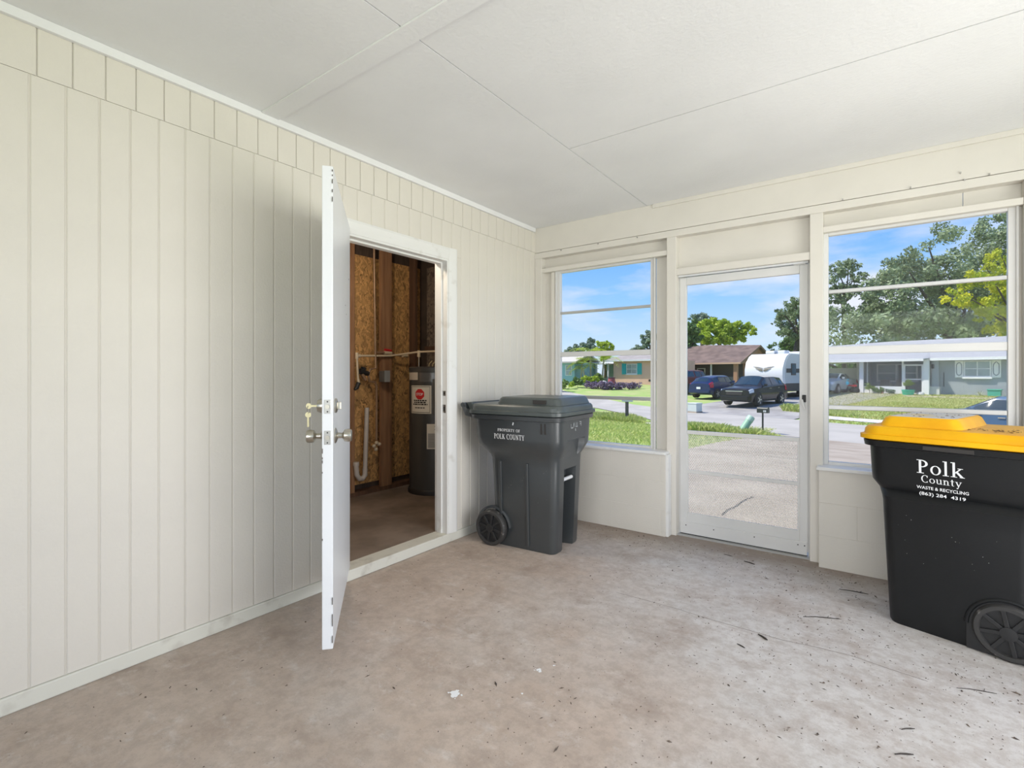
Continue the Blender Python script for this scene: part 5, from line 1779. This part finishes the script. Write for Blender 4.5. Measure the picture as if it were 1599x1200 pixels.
def house_brown():
    x, y = gxy(1152, 53)
    zb = gz(x, y)
    h = thing('house', 'tan house with brown shingled roof and dark recessed porch', 'house', (x, y, zb), R(-10))
    TW = mat('tan_stucco', (.40, .22, .14, 1), .85, var=.1, scale=1)
    RF = mat('brown_shingles', (.22, .155, .125, 1), .9, col2=(.13, .09, .075, 1), scale=1.2, detail=9)
    e = 2.38
    hbox('wall', TW, h, -12, 0, 2.2, 10, -.5, e)
    hbox('wall', TW, h, -12, -5.9, .4, 2.3, -.5, e)
    hbox('wall', TW, h, -.25, .0, 2.0, 10, -.5, e)
    hbox('porch_shade_sheet', mat('porch_recess_shade', (.10, .085, .075, 1), .8), h, -5.9, -.3, 2.1, 2.2, .6, e - .1)  # dark sheet, the porch recess's shade put into its colour
    hbox('porch_low_wall', mat('porch_grey_siding', (.20, .20, .21, 1), .8), h, -4.3, -.3, 1.0, 1.12, -.3, .85)
    hbox('post', TW, h, -.42, -.02, -.1, .25, -.5, e - .05)
    hbox('post', mat('white_post', (.75, .75, .74, 1), .6), h, -2.98, -2.84, .0, .14, -.5, e - .05)
    hbox('beam', mat('rust_beam', (.38, .17, .09, 1), .8), h, -12, .1, -.05, .15, e - .1, e + .06)
    hbox('door_frame', mat('white_post', (.75, .75, .74, 1), .6), h, -5.5, -4.5, 2.02, 2.12, -.3, 1.85)
    hbox('door_leaf', DARKV, h, -5.35, -4.65, 1.99, 2.04, -.2, 1.72)
    w = hbox('window', mat('white_post', (.75, .75, .74, 1), .6), h, -9.6, -6.3, .32, .42, .75, 1.95)
    for a, b in ((-9.5, -8.1), (-8.0, -6.45)):
        hbox('pane', mat('curtained_glass', (.42, .44, .43, 1), .3), w, a, b, .29, .33, .85, 1.88)
    hbox('window_head', mat('rust_beam', (.38, .17, .09, 1), .8), h, -9.7, -6.2, .30, .42, 1.95, 2.2)

    def slab(pts, name, m=RF, t=.10):
        n = len(pts)
        lo = [(a, b, c - t) for a, b, c in pts]
        return MB().add(list(pts) + lo, [tuple(range(n)), tuple(range(2 * n - 1, n - 1, -1))] + [(i, i + n, (i + 1) % n + n, (i + 1) % n) for i in range(n)]).build(name, m, h)
    rz = e + 2.05
    slab([(-12.5, -.35, e), (.45, -.35, e), (.45, 5.2, rz), (-6, 5.2, rz + .25), (-9.5, 5.2, rz)], 'roof')
    slab([(.45, 5.2, rz), (.45, 10.7, e), (-12.5, 10.7, e), (-9.5, 5.2, rz), (-6, 5.2, rz + .25)], 'rear_roof')
    slab([(-12.5, -.35, e), (-9.5, 5.2, rz), (-12.5, 10.7, e)], 'hip_roof')
    MB().add([(0, .2, e - .1), (0, 10.2, e - .1), (0, 5.2, rz - .12), (-.2, .2, e - .1), (-.2, 10.2, e - .1), (-.2, 5.2, rz - .12)], [(0, 1, 2), (5, 4, 3), (0, 2, 5, 3), (1, 4, 5, 2), (0, 3, 4, 1)]).build('gable_wall', TW, h)
    for a, b in (((.45, -.35), (.45, 5.2)), ((.45, 10.7), (.45, 5.2))):
        za, zb_ = e - .05, rz - .05
        MB().add([(.46, a[1], za - .16), (.46, b[1], zb_ - .16), (.46, b[1], zb_ + .06), (.46, a[1], za + .06), (.40, a[1], za - .16), (.40, b[1], zb_ - .16), (.40, b[1], zb_ + .06), (.40, a[1], za + .06)], [(0, 1, 2, 3), (7, 6, 5, 4), (0, 4, 5, 1), (3, 2, 6, 7)]).build('rake_board', mat('brown_trim', (.25, .16, .11, 1), .7), h)
    hbox('fascia', mat('tan_trim', (.55, .36, .25, 1), .7), h, -12.5, .45, -.40, -.34, e - .16, e + .02)


house_brown()


def house_pink():
    x, y = gxy(958, 53)
    zb = gz(x, y) + .0
    h = thing('house', 'salmon pink house with turquoise shutters and pale carport roof', 'house', (x, y, zb), R(-5))
    PK = mat('salmon_stucco', (.78, .50, .39, 1), .85, var=.08, scale=1.2)
    RF = mat('grey_brown_roof', (.40, .36, .33, 1), .9, var=.2, scale=1.5)
    WT = mat('bright_white_trim', (.80, .80, .79, 1), .6)
    e = 2.42
    hbox('wall', PK, h, 0, 5.6, 0, 8, -.4, e)
    win = hbox('window', WT, h, 1.55, 2.75, -.05, .05, .95, 2.02)
    for z0, z1 in ((1.05, 1.45), (1.5, 1.94)):
        for a, b in ((1.62, 2.13), (2.17, 2.68)):
            hbox('pane', WGLASS, win, a, b, -.065, -.04, z0, z1)
    TS = mat('turquoise_shutter', (.03, .45, .48, 1), .6)
    for a in (1.02, 2.78):
        s = hbox('shutter', TS, h, a, a + .48, -.06, .02, .92, 2.06)
        for k in range(7):
            hbox('slat', TS, s, a + .05, a + .43, -.08, -.05, 1.0 + k * .145, 1.08 + k * .145)
    hbox('window_sill', WT, h, 1.5, 2.8, -.12, .02, .87, .95)
    hbox('drain_hole', DARKV, h, 4.0, 4.22, -.02, .01, .2, .42)

    def slab(pts, name, m, t=.1):
        n = len(pts)
        lo = [(a, b, c - t) for a, b, c in pts]
        return MB().add(list(pts) + lo, [tuple(range(n)), tuple(range(2 * n - 1, n - 1, -1))] + [(i, i + n, (i + 1) % n + n, (i + 1) % n) for i in range(n)]).build(name, m, h)
    slab([(-1.0, -.5, e), (6.1, -.5, e), (6.1, 4, e + 1.25), (1.5, 4, e + 1.25)], 'roof', RF)
    slab([(-1.0, -.5, e), (1.5, 4, e + 1.25), (-1.0, 8.5, e)], 'hip_roof', RF)
    hbox('fascia', WT, h, -1, 6.1, -.55, -.48, e - .14, e + .02)
    # carport to the side
    slab([(-4.3, -.2, e - .05), (-.6, -.2, e - .35), (-.6, 6, e - .25), (-4.3, 6, e + .05)], 'carport_roof', WT)
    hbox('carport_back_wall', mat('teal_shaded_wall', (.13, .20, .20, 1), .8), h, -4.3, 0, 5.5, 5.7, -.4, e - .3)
    hbox('carport_post', WT, h, -.75, -.62, .0, .13, -.4, e - .3)
    hbox('carport_post', WT, h, -2.2, -2.1, .0, .1, -.4, e - .3)
    hbox('planter_wall', CONC2, h, -3.2, -1.0, 2.5, 2.7, -.4, .55)
    return h


house_pink()


def house_blue():
    x, y = gxy(897.5, 50)
    h = thing('house', 'light blue house end with one small dark window', 'house', (x, y, gz(x, y)), R(8))
    BL_ = mat('light_blue_siding', (.30, .54, .60, 1), .8, var=.06, scale=2)
    e = 2.35
    w = hbox('wall', BL_, h, -9, 0, 0, 7, -.4, e)
    for k in range(14):
        hbox('board', BL_, w, -3.2, -.02, -.02, .0, k * .17 + .004, k * .17 + .164)
    win = hbox('window', mat('bright_white_trim', (.80, .80, .79, 1), .6), h, -.98, -.30, -.06, .02, .95, 2.02)
    for z0, z1 in ((1.0, 1.46), (1.5, 1.97)):
        hbox('pane', WGLASS, win, -.92, -.36, -.075, -.05, z0, z1)
    pts = [(-9.5, -.6, e), (.35, -.6, e), (.35, 3.5, e + .95), (-9.5, 3.5, e + .95)]
    lo = [(a, b, c - .15) for a, b, c in pts]
    MB().add(pts + lo, [(0, 1, 2, 3), (7, 6, 5, 4)] + [(i, i + 4, (i + 1) % 4 + 4, (i + 1) % 4) for i in range(4)]).build('roof', mat('sand_roof', (.60, .56, .50, 1), .9), h)
    pts = [(-9.5, 7.6, e), (.35, 7.6, e), (.35, 3.5, e + .95), (-9.5, 3.5, e + .95)]
    lo = [(a, b, c - .15) for a, b, c in pts]
    MB().add(pts + lo, [(3, 2, 1, 0), (4, 5, 6, 7)] + [(i, (i + 1) % 4, (i + 1) % 4 + 4, i + 4) for i in range(4)]).build('roof', mat('sand_roof', (.60, .56, .50, 1), .9), h)


house_blue()


def yard_pink():
    # bed of purple-leaved plants with white stones and a red barrel
    for i, (px, d, w_, h_, n) in enumerate(((922, 45, .9, .62, 900), (935, 44, 1.0, .72, 1100), (949, 43.5, 1.0, .75, 1200), (962, 43.5, 1.0, .7, 1200), (976, 44, .9, .6, 900), (988, 45, .8, .5, 700))):
        x, y = gxy(px, d)
        s = thing('purple_plant', ('purple-leaved plant at the palm end of the flower bed', 'purple-leaved plant beside the white stones', 'tall purple plant in front of the red barrel', 'purple-leaved plant just past the red barrel', 'purple-leaved plant below the turquoise shutters', 'low purple plant at the pink wall end of the bed')[i], 'plant', (x, y, gz(x, y)))
        rnd = random.Random(i)
        leaf_cloud('foliage', [(rnd.uniform(-.9, .9) * w_, rnd.uniform(-.4, .4), h_ * rnd.uniform(.25, .75), .3) for _ in range(9)], n, .08, PURPLE, s, 70 + i, shell=.1)
        MB().tube([(0, 0, -.05), (0, 0, h_ * .5)], .02, 5).build('stem', BARK, s)
    x, y = gxy(955, 46)
    b = thing('barrel', 'red barrel with dark lid among the purple plants', 'barrel', (x, y, gz(x, y)))
    MB().lathe([(.28, 0), (.33, .3), (.34, .5), (.31, .85), (.28, .9)], 20).build('barrel_body', mat('barrel_red', (.42, .09, .09, 1), .6), b, smooth=40)
    MB().lathe([(.35, .9), (.35, .96), (0, 1.0)], 20).build('lid', mat('barrel_dark', (.07, .05, .05, 1), .6), b)
    for px, d, r in ((939, 45.2, .22), (943, 45, .26)):
        x, y = gxy(px, d)
        s = thing('garden_stone', 'smaller white stone in the purple bed' if r < .25 else 'larger white stone in the purple bed', 'stone', (x, y, gz(x, y) + .45))
        MB().lathe([(r * .8, 0), (r, r * .4), (r * .6, r * .9), (0, r)], 12).build('stone', CONC2, s, smooth=60)
        MB().lathe([(r * .7, -.47), (r * .8, 0)], 10).build('pedestal', CONC2, s)
    shrub('round dark green bush on the blue house lawn', 902, 46, .9, .95, 1400, .10, DARKLEAF, 81)
    shrub('yellow-green shrub at the foot of the palms', 922, 47, 1.2, 1.2, 1200, .11, LIMELEAF, 82)
    shrub('light green bush at the window frame before the blue wall', 878, 43, .8, 1.3, 1000, .10, GREENLEAF, 83)
    shrub('tall grassy shrub beside the carport palms', 930, 48, 1.0, 1.6, 1200, .12, GREENLEAF, 84)
    shrub('dry pale grass clump along the blue house fence', 888, 45, 1.6, .7, 900, .09, LIMELEAF, 85, ex=1.3)


yard_pink()


# ------------------------------------------------------------------ cars
def make_car(label, L, sts, x, y, heading, paint, wheels, r, side_wins, ws, rw, cat='car', name='car', plate=None, headl=True, lights=None, lower=None):
    """sts: stations (x, half widths at rocker/mid/belt/roof edge, heights rocker/mid/belt/roof edge/top); front at x=0, facing -x"""
    z = gz(x, y) + .03
    c = thing(name, label, cat, (x, y, z), heading)
    S = np.array(sts, float)

    def sec(xx):
        return [float(np.interp(xx, S[:, 0], S[:, k])) for k in range(1, 10)]

    def pt(xx, s, side, off=0.0):
        w0, w1, w2, w3, z0, z1, z2, z3, z4 = sec(xx)
        P = [(w0, z0), (w1, z1), (w2, z2), (w3, z3), (0.0, z4)]
        i = min(3, int(s))
        u = s - i
        a, b = P[i], P[i + 1]
        yy, zz = a[0] + (b[0] - a[0]) * u, a[1] + (b[1] - a[1]) * u
        if i == 3:
            zz += (b[1] - a[1]) * .35 * math.sin(PI * u)
        nx, nz = (b[1] - a[1]), -(b[0] - a[0])
        l = math.hypot(nx, nz) or 1
        return (xx - L / 2, side * (yy + off * nx / l), zz + off * nz / l)
    ss = [0, .25, .5, .75, 1, 1.3, 1.6, 1.9, 2, 2.25, 2.5, 2.75, 3, 3.2, 3.5, 3.8, 4]
    xs = sorted(set(list(S[:, 0]) + list(np.linspace(S[0, 0], S[-1, 0], 34))))
    rings = []
    for xx in xs:
        rg = [pt(xx, s, 1) for s in ss] + [pt(xx, s, -1) for s in reversed(ss[:-1])]
        rings.append(rg)
    body = MB().loft(rings).build('body', paint, c, smooth=38)
    g = lambda x0, x1, s0, s1, side, off=.012: MB().grid(lambda u, v: pt(x0 + (x1 - x0) * u, s0 + (s1 - s0) * v, side, off), 8, 4)
    def glass(nm, x0, x1, s0, s1, sides, m=CARGLASS, off=.012):
        mb = MB()
        for sd in sides:
            q = g(x0, x1, s0, s1, sd, off)
            mb.add(q.v, q.f)
        return mb.build(nm, m, c, smooth=60)
    glass('windshield', ws[0], ws[1], 3.12, 4, (1, -1))
    if rw:
        glass('rear_window', rw[0], rw[1], 3.15, 4, (1, -1))
    for a, b in side_wins:
        for sd in (1, -1):
            glass('side_window', a, b, 2.14, 2.9, (sd,))
    for sd in (1, -1):
        if headl:
            glass('headlamp', .04, .42, 1.45, 2.3, (sd,), LENS, .01)
        glass('tail_lamp', L - .42, L - .03, 1.35, 2.3, (sd,), TAIL, .012)
        glass('rocker_trim', .9, L - .9, .0, .22, (sd,), lower or TYRE, .008)
    w0 = sec(.02)
    # front end
    fw = sec(.0)
    hbox('grille', DARKV, c, -L / 2 - .03, -L / 2 + .03, -fw[1] * .55, fw[1] * .55, fw[5] + .02, fw[6] - .03, bevel=.01)
    hbox('grille_bar', CHROME, c, -L / 2 - .04, -L / 2 + .01, -fw[1] * .6, fw[1] * .6, fw[6] - .03, fw[6] + .02, bevel=.01)
    hbox('front_bumper', lower or paint, c, -L / 2 - .06, -L / 2 + .1, -fw[1] * .98, fw[1] * .98, fw[4], fw[5] - .02, bevel=.04)
    rwid = sec(L)
    hbox('rear_bumper', lower or paint, c, L / 2 - .1, L / 2 + .07, -rwid[1] * .98, rwid[1] * .98, rwid[4], rwid[5], bevel=.04)
    hbox('licence_plate', INK, c, L / 2 + .07, L / 2 + .085, -.15, .15, rwid[5] + .04, rwid[5] + .19)
    for sd in (1, -1):
        mp = pt(ws[0] + .35, 2.1, sd, .1)
        hbox('mirror', paint, c, mp[0] - .06, mp[0] + .06, mp[1] - .09, mp[1] + .09, mp[2] - .02, mp[2] + .12, bevel=.03)
        for a in side_wins[:2]:
            q = pt((a[0] + a[1]) / 2 + .3, 1.75, sd, .02)
            hbox('door_handle', CHROME, c, q[0] - .08, q[0] + .08, q[1] - .012, q[1] + .012, q[2] - .015, q[2] + .015)
    for wx in wheels:
        wid = sec(wx)[1]
        for sd in (1, -1):
            Mq = Matrix.Translation((wx - L / 2, sd * (wid - .08), r)) @ Matrix.Rotation(PI / 2, 4, 'X')
            MB().lathe([(r * 1.10, -.105), (r * 1.10, .105)], 26, Matrix.Translation((0, -sd * .02, .02)) @ Mq).build('wheel_arch', DARKV, c, smooth=40)
            w = MB().lathe([(r * .66, -.12), (r * .96, -.12), (r, -.08), (r, .08), (r * .96, .12), (r * .66, .12)], 26, Mq).build('wheel', TYRE, c, smooth=40)
            MB().lathe([(r * .66, -.125), (r * .60, -.10), (r * .60, .10), (r * .66, .125)], 22, Mq, cap=False).build('rim', RIM, w, smooth=40)
            rp = MB()
            for k in range(5):
                Ms = Mq @ Matrix.Rotation(2 * PI * k / 5, 4, 'Z') @ Matrix.Translation((r * .34, 0, -sd * .115))
                MB().obox(Ms, r * .62, r * .17, .02).build('spoke', RIM, w)
            MB().lathe([(r * .16, -.13), (r * .16, .13)], 12, Mq).build('hub', RIM, w)
    return c


def paint(name, col, rough=.25):
    return mat(name, col, rough, coat=.12, spec=.35)


SUV = [(0, .80, .84, .80, .66, .30, .60, .84, .90, .93), (.18, .86, .92, .88, .70, .24, .62, .92, .99, 1.02), (.9, .88, .95, .92, .74, .26, .66, 1.0, 1.07, 1.11), (1.25, .88, .95, .92, .76, .26, .66, 1.03, 1.10, 1.15),
       (2.05, .88, .95, .91, .68, .26, .66, 1.07, 1.62, 1.70), (3.2, .88, .95, .91, .67, .26, .66, 1.12, 1.64, 1.72), (4.1, .88, .94, .89, .64, .26, .68, 1.17, 1.58, 1.66), (4.50, .86, .92, .86, .60, .30, .70, 1.15, 1.25, 1.32), (4.66, .82, .88, .80, .56, .36, .70, 1.0, 1.06, 1.10)]
HB = [(0, .72, .80, .74, .60, .28, .55, .78, .84, .88), (.2, .80, .86, .82, .62, .22, .58, .88, .95, 1.0), (.85, .82, .87, .84, .68, .22, .60, .98, 1.06, 1.12), (1.1, .82, .87, .84, .68, .22, .60, 1.0, 1.12, 1.18),
      (1.75, .82, .87, .83, .60, .22, .60, 1.03, 1.52, 1.60), (2.9, .82, .87, .83, .59, .22, .60, 1.06, 1.52, 1.58), (3.75, .80, .86, .81, .57, .24, .60, 1.08, 1.38, 1.46), (4.15, .78, .85, .80, .55, .30, .60, 1.02, 1.10, 1.14), (4.28, .74, .82, .74, .50, .36, .60, .95, 1.0, 1.03)]
SED = [(0, .72, .82, .76, .60, .26, .52, .70, .76, .79), (.2, .80, .88, .84, .64, .20, .54, .80, .85, .88), (1.1, .82, .90, .87, .70, .20, .56, .92, .97, 1.02), (1.4, .82, .90, .87, .70, .20, .56, .94, 1.0, 1.05),
       (2.2, .82, .90, .86, .60, .20, .56, .97, 1.40, 1.46), (3.1, .82, .90, .86, .60, .20, .56, .99, 1.40, 1.45), (3.85, .82, .89, .84, .64, .22, .56, 1.0, 1.08, 1.13), (4.65, .80, .87, .80, .62, .26, .56, .96, 1.0, 1.03), (4.8, .74, .82, .74, .56, .34, .56, .86, .90, .93)]
PICK = [(0, .80, .90, .86, .70, .36, .70, .98, 1.03, 1.06), (.2, .86, .96, .92, .74, .32, .72, 1.06, 1.12, 1.15), (1.3, .88, .97, .94, .78, .34, .76, 1.12, 1.18, 1.23), (1.55, .88, .97, .94, .78, .34, .76, 1.14, 1.22, 1.27),
        (2.2, .88, .97, .93, .70, .34, .76, 1.18, 1.74, 1.82), (3.5, .88, .97, .93, .70, .34, .76, 1.20, 1.76, 1.84), (5.1, .88, .97, .93, .70, .34, .76, 1.22, 1.74, 1.82), (5.45, .86, .95, .90, .66, .40, .78, 1.2, 1.3, 1.36), (5.5, .84, .93, .88, .64, .42, .78, 1.1, 1.14, 1.16)]


def facing(dx, dy):
    """rotation so that the car's front (-x) points along (dx, dy)"""
    return math.atan2(-dy, -dx)


x, y = gxy(1178, 29.6)
make_car('shiny black sport utility car nose out on the driveway', 4.66, SUV, x, y, facing(-.27, -.963), paint('black_car_paint', (.012, .013, .018, 1), .18), (.92, 3.68), .36, ((1.55, 2.55), (2.65, 3.5), (3.6, 4.15)), (1.30, 2.02), (4.14, 4.46))
x, y = gxy(1119, 35.6)
make_car('dark blue hatchback parked tail out next to black car', 4.28, HB, x, y, facing(.30, .954), paint('navy_car_paint', (.015, .030, .095, 1), .2), (.80, 3.45), .32, ((1.35, 2.2), (2.3, 3.1), (3.2, 3.75)), (1.14, 1.72), (3.82, 4.13))
x, y = gxy(1079, 40.5)
make_car('dark red pickup with silver canopy behind the blue hatchback', 5.5, PICK, x, y, facing(.30, .954), paint('maroon_car_paint', (.13, .012, .016, 1), .25), (.95, 4.3), .38, ((1.75, 2.6), (2.7, 3.4), (3.6, 4.9)), (1.60, 2.18), (5.12, 5.43), name='pickup_truck', cat='truck')
x, y = gxy(1301, 37.5)
make_car('silver sedan parked in the shade of the grey carport', 4.8, SED, x, y, facing(-.30, -.954), paint('silver_car_paint', (.38, .42, .42, 1), .25), (.92, 3.75), .33, ((1.7, 2.6), (2.7, 3.5)), (1.45, 2.17), (3.14, 3.8))
x, y = gxy(1580, 14.4)
make_car('steel blue sedan roof showing above the yellow bin lid', 4.8, SED, x, y, facing(-.93, .37), paint('steel_blue_paint', (.06, .12, .21, 1), .25), (.92, 3.75), .33, ((1.6, 2.6), (2.7, 3.5)), (1.45, 2.17), (3.14, 3.8))


def trailer():
    x, y = gxy(1193, 33.2)
    t = thing('travel_trailer', 'white travel trailer with curved front cap and dark stripe', 'trailer', (x, y, gz(x, y)), math.atan2(.24, -.97) - PI / 2)
    # local -y is the nose, +x the side facing the porch
    ang = math.atan2(.97, .24)
    t.rotation_euler = (0, 0, ang - PI / 2)
    WP = mat('trailer_white', (.80, .80, .80, 1), .3)
    SP = mat('trailer_side_shade', (.58, .60, .60, 1), .35)  # white skin greyed, the side's shade put into its colour
    DK = mat('trailer_stripe', (.075, .065, .06, 1), .5)
    zb, zt = .62, 3.05
    prof = [(0.0, 1.05), (-.12, 1.5), (-.10, 2.0), (.12, 2.5), (.5, 2.86), (.95, zt)]
    ring = lambda xx: [(xx, 7.2, 1.05), (xx, 7.2, zt)] + [(xx, a, b) for a, b in reversed(prof)]
    MB().loft([ring(-1.2), ring(1.2)]).build('shell', SP, t)
    cap = MB()
    out = [(a - .03, b) for a, b in prof]
    cap.loft([[(xx, a, b) for a, b in out] + [(xx, a + .35, b) for a, b in reversed(prof)] for xx in (-1.22, 1.22)])
    cap.build('nose_cap', WP, t, smooth=40)
    hbox('lower_skirt', DK, t, -1.21, 1.21, .12, 7.2, .55, 1.08)
    hbox('side_stripe', DK, t, 1.2, 1.215, .5, 7.1, 1.78, 2.06)
    w = hbox('side_window', DK, t, 1.2, 1.24, 1.25, 2.0, 1.62, 2.4, bevel=.02)
    hbox('pane', mat('trailer_glass', (.10, .15, .18, 1), .1), w, 1.24, 1.25, 1.33, 1.92, 1.7, 2.32)
    hbox('entry_door', mat('trailer_door_frame', (.05, .05, .05, 1), .5), t, 1.2, 1.23, 4.2, 4.95, .75, 2.85)
    hbox('door_skin', SP, t, 1.23, 1.24, 4.32, 4.83, .85, 2.75)
    for a, b in ((2.2, 2.7), (5.0, 6.0)):
        hbox('roof_unit', WP, t, -.45, .45, a, b + .25, zt, zt + .28, bevel=.06)
    hbox('roof_vent', WP, t, -.3, .3, .9, 1.5, zt, zt + .22, bevel=.06)
    em = MB()
    G = mat('emblem_grey', (.22, .20, .15, 1), .5)
    zc = 2.02
    def epl(px_, pz_):
        yy = float(np.interp(pz_, [1.05, 1.5, 2.0, 2.5], [-.03, -.15, -.13, .09])) - .03
        return (px_, yy, pz_)
    for s in (-1, 1):
        for q in ([(0, .10), (.16, .12), (.72, .20), (.50, .10)], [(.0, .06), (.52, .07), (.44, -.01), (.12, -.03)], [(.0, -.03), (.36, -.02), (.26, -.10), (.06, -.16)]):
            qq = [epl(s * a, zc + b) for a, b in q]
            MB().add(qq, [(0, 1, 2, 3)]).build('emblem_feather', G, t)
    for yy in (3.2, 4.05):
        for s in (-1, 1):
            Mq = Matrix.Translation((s * 1.02, yy, .36)) @ Matrix.Rotation(PI / 2, 4, 'Y')
            wv = MB().lathe([(.2, -.1), (.36, -.1), (.36, .1), (.2, .1)], 20, Mq).build('wheel', TYRE, t, smooth=40)
            MB().lathe([(.2, -.09), (.2, .09)], 14, Mq).build('rim', RIM, wv, smooth=40)
    MB().tube([(-.8, .2, .62), (0, -1.1, .5), (.8, .2, .62)], .05, 8).build('tow_bar', DARKV, t)
    MB().tube([(0, -1.0, .0), (0, -1.0, .6)], .04, 8).build('jack_post', DARKV, t)
    return t


trailer()


# ------------------------------------------------------------------ street furniture
def street_things():
    x, y = gxy(1191, 17.6)
    m = thing('mailbox', 'dark metal mailbox on a thin post at the street edge', 'mailbox', (x, y, gz(x, y)), R(-14))
    DKM = mat('mailbox_dark_green', (.035, .04, .035, 1), .45)
    MB().tube([(0, 0, 0), (0, 0, .78)], .03, 10).build('post', DKM, m)
    arch = [(-.085, 0), (.085, 0), (.085, .12)] + [(.085 * math.cos(q), .12 + .085 * math.sin(q)) for q in [PI * i / 8 for i in range(1, 8)]] + [(-.085, .12)]
    MB().prism(arch, frame((-.17, 0, .76), (0, 1, 0), (0, 0, 1)), .36).build('box', DKM, m)
    MB().prism([(a * 1.06, b * 1.04 - .002) for a, b in arch], frame((.185, 0, .76), (0, 1, 0), (0, 0, 1)), .012).build('door', DKM, m)
    for xx in (.06, .115):
        hbox('number_plate', INK, m, xx, xx + .035, -.089, -.086, .79, .86)
    hbox('flag', RED, m, -.1, -.02, .087, .091, .86, .93)

    x, y = gxy(979, 22.2)
    m = thing('mailbox', 'pale mailbox on a weathered dark timber post by the lawn', 'mailbox', (x, y, gz(x, y)), R(20))
    MB().box(-.07, .07, -.07, .07, 0, .9).build('post', mat('weathered_post', (.16, .14, .12, 1), .9, var=.3, scale=8), m)
    MB().prism(arch, frame((-.22, 0, .9), (0, 1, 0), (0, 0, 1)), .46).build('box', mat('pale_mailbox', (.72, .71, .68, 1), .5), m)
    MB().prism([(a * 1.05, b * 1.03) for a, b in arch], frame((.24, 0, .9), (0, 1, 0), (0, 0, 1)), .012).build('door', mat('pale_mailbox', (.72, .71, .68, 1), .5), m)

    x, y = gxy(1154, 16.6)
    p = thing('utility_pedestal', 'leaning pale green cable pedestal in the roadside weeds', 'pedestal', (x, y, gz(x, y)))
    GP = mat('pedestal_green', (.28, .50, .33, 1), .5)
    tilt = Matrix.Rotation(R(34), 4, Vector((-sy_, cy_, 0)))
    MB().lathe([(.115, -.05), (.115, .70), (.10, .73), (.0, .74)], 24, tilt).build('tube', GP, p, smooth=40)
    MB().lathe([(.122, .58), (.122, .72), (.105, .755), (0, .76)], 24, tilt).build('cap', mat('pedestal_cap', (.42, .60, .46, 1), .5), p, smooth=40)

    x, y = gxy(1085, 27.5)
    u = thing('utility_box', 'low pale grey utility cabinet on the opposite verge', 'utility box', (x, y, gz(x, y)), R(-20))
    hbox('cabinet', mat('utility_pale_green', (.58, .64, .60, 1), .5), u, -.28, .28, -.25, .25, .1, .52, bevel=.01)
    hbox('lid', mat('utility_lid', (.68, .74, .70, 1), .5), u, -.30, .30, -.27, .27, .52, .57, bevel=.01)
    hbox('plinth', CONC, u, -.30, .30, -.28, .28, 0, .1)


street_things()


def grass():
    def near_lawn(r):
        x = r.uniform(-14, -3.15)
        y = r.uniform(7, 21.5)
        return x, y, (1.0 if r.random() < .85 else 1.6)
    blades('grass', 'short patchy lawn grass beside the driveway', 60000, near_lawn, .03, .085, .016, BLADE, 1, .6)

    def verge(r):
        px = r.uniform(1070, 1228)
        d = 16.6 + (1180 - px) * .012 + r.uniform(-.9, .7)
        x, y = gxy(px, d)
        hs = 1.0 if px < 1180 else max(.25, 1 - (px - 1180) / 60)
        if px < 1130:
            hs *= 1.25
        return x, y, hs
    blades('weeds', 'tall roadside weeds around the green pedestal', 9000, verge, .08, .30, .022, BLADE, 2, .35)

    def strip(r):
        px = r.uniform(915, 1008)
        d = 23.5 + (940 - px) * .02 + r.uniform(-1.3, 1.3)
        x, y = gxy(px, d)
        return x, y, max(.3, 1 - max(0, px - 985) / 40)
    blades('verge_grass', 'longer grass strip around the timber mailbox post', 9000, strip, .10, .34, .02, BLADE, 3, .3)

    def tuft(r):
        px = r.uniform(1222, 1340)
        d = 26.6 - (px - 1222) * .03 + r.uniform(-.5, .9)
        x, y = gxy(px, d)
        return x, y, (1.4 if px < 1260 else .8)
    blades('verge_tufts', 'grass tufts along the far street edge', 5000, tuft, .08, .25, .03, BLADE, 4, .3)

    def yard(r):
        while True:
            px = r.uniform(1292, 1590)
            d = r.uniform(21, 39.5)
            x, y = gxy(px, d)
            e = y - (25.9 - (x + 1.4) * .36)
            w = y - (28.1 - (x + 3.1) * .436)
            if e > 0 and abs(w) > .5:
                return x, y, 1.0
    blades('yard_grass', 'short yellowing front lawn of the grey house', 42000, yard, .03, .10, .03, mat_tint('dry_blades', (.30, .36, .08, 1), (.62, .56, .22, 1), .7, .2), 5, .6)


grass()


# ------------------------------------------------------------------ groups of like things
GROUPS = {'twig': 'twigs lying on the porch floor', 'tree': 'trees beyond the houses', 'palm': 'palms before the pink house carport', 'purple_plant': 'purple plants in the flower bed',
          'porch_chair': 'wicker chairs on the grey house porch', 'garden_stone': 'white garden stones', 'trash_bin': 'wheeled bins in the porch', 'mailbox': 'mailboxes along the street', 'car': 'cars parked opposite', 'shrub': 'shrubs in the front yards',
          'house': 'houses across the street'}
for o in SC.objects:
    k = o.name.split('.')[0]
    if o.parent is None and k in GROUPS and o.get('label'):
        o['group'] = GROUPS[k]
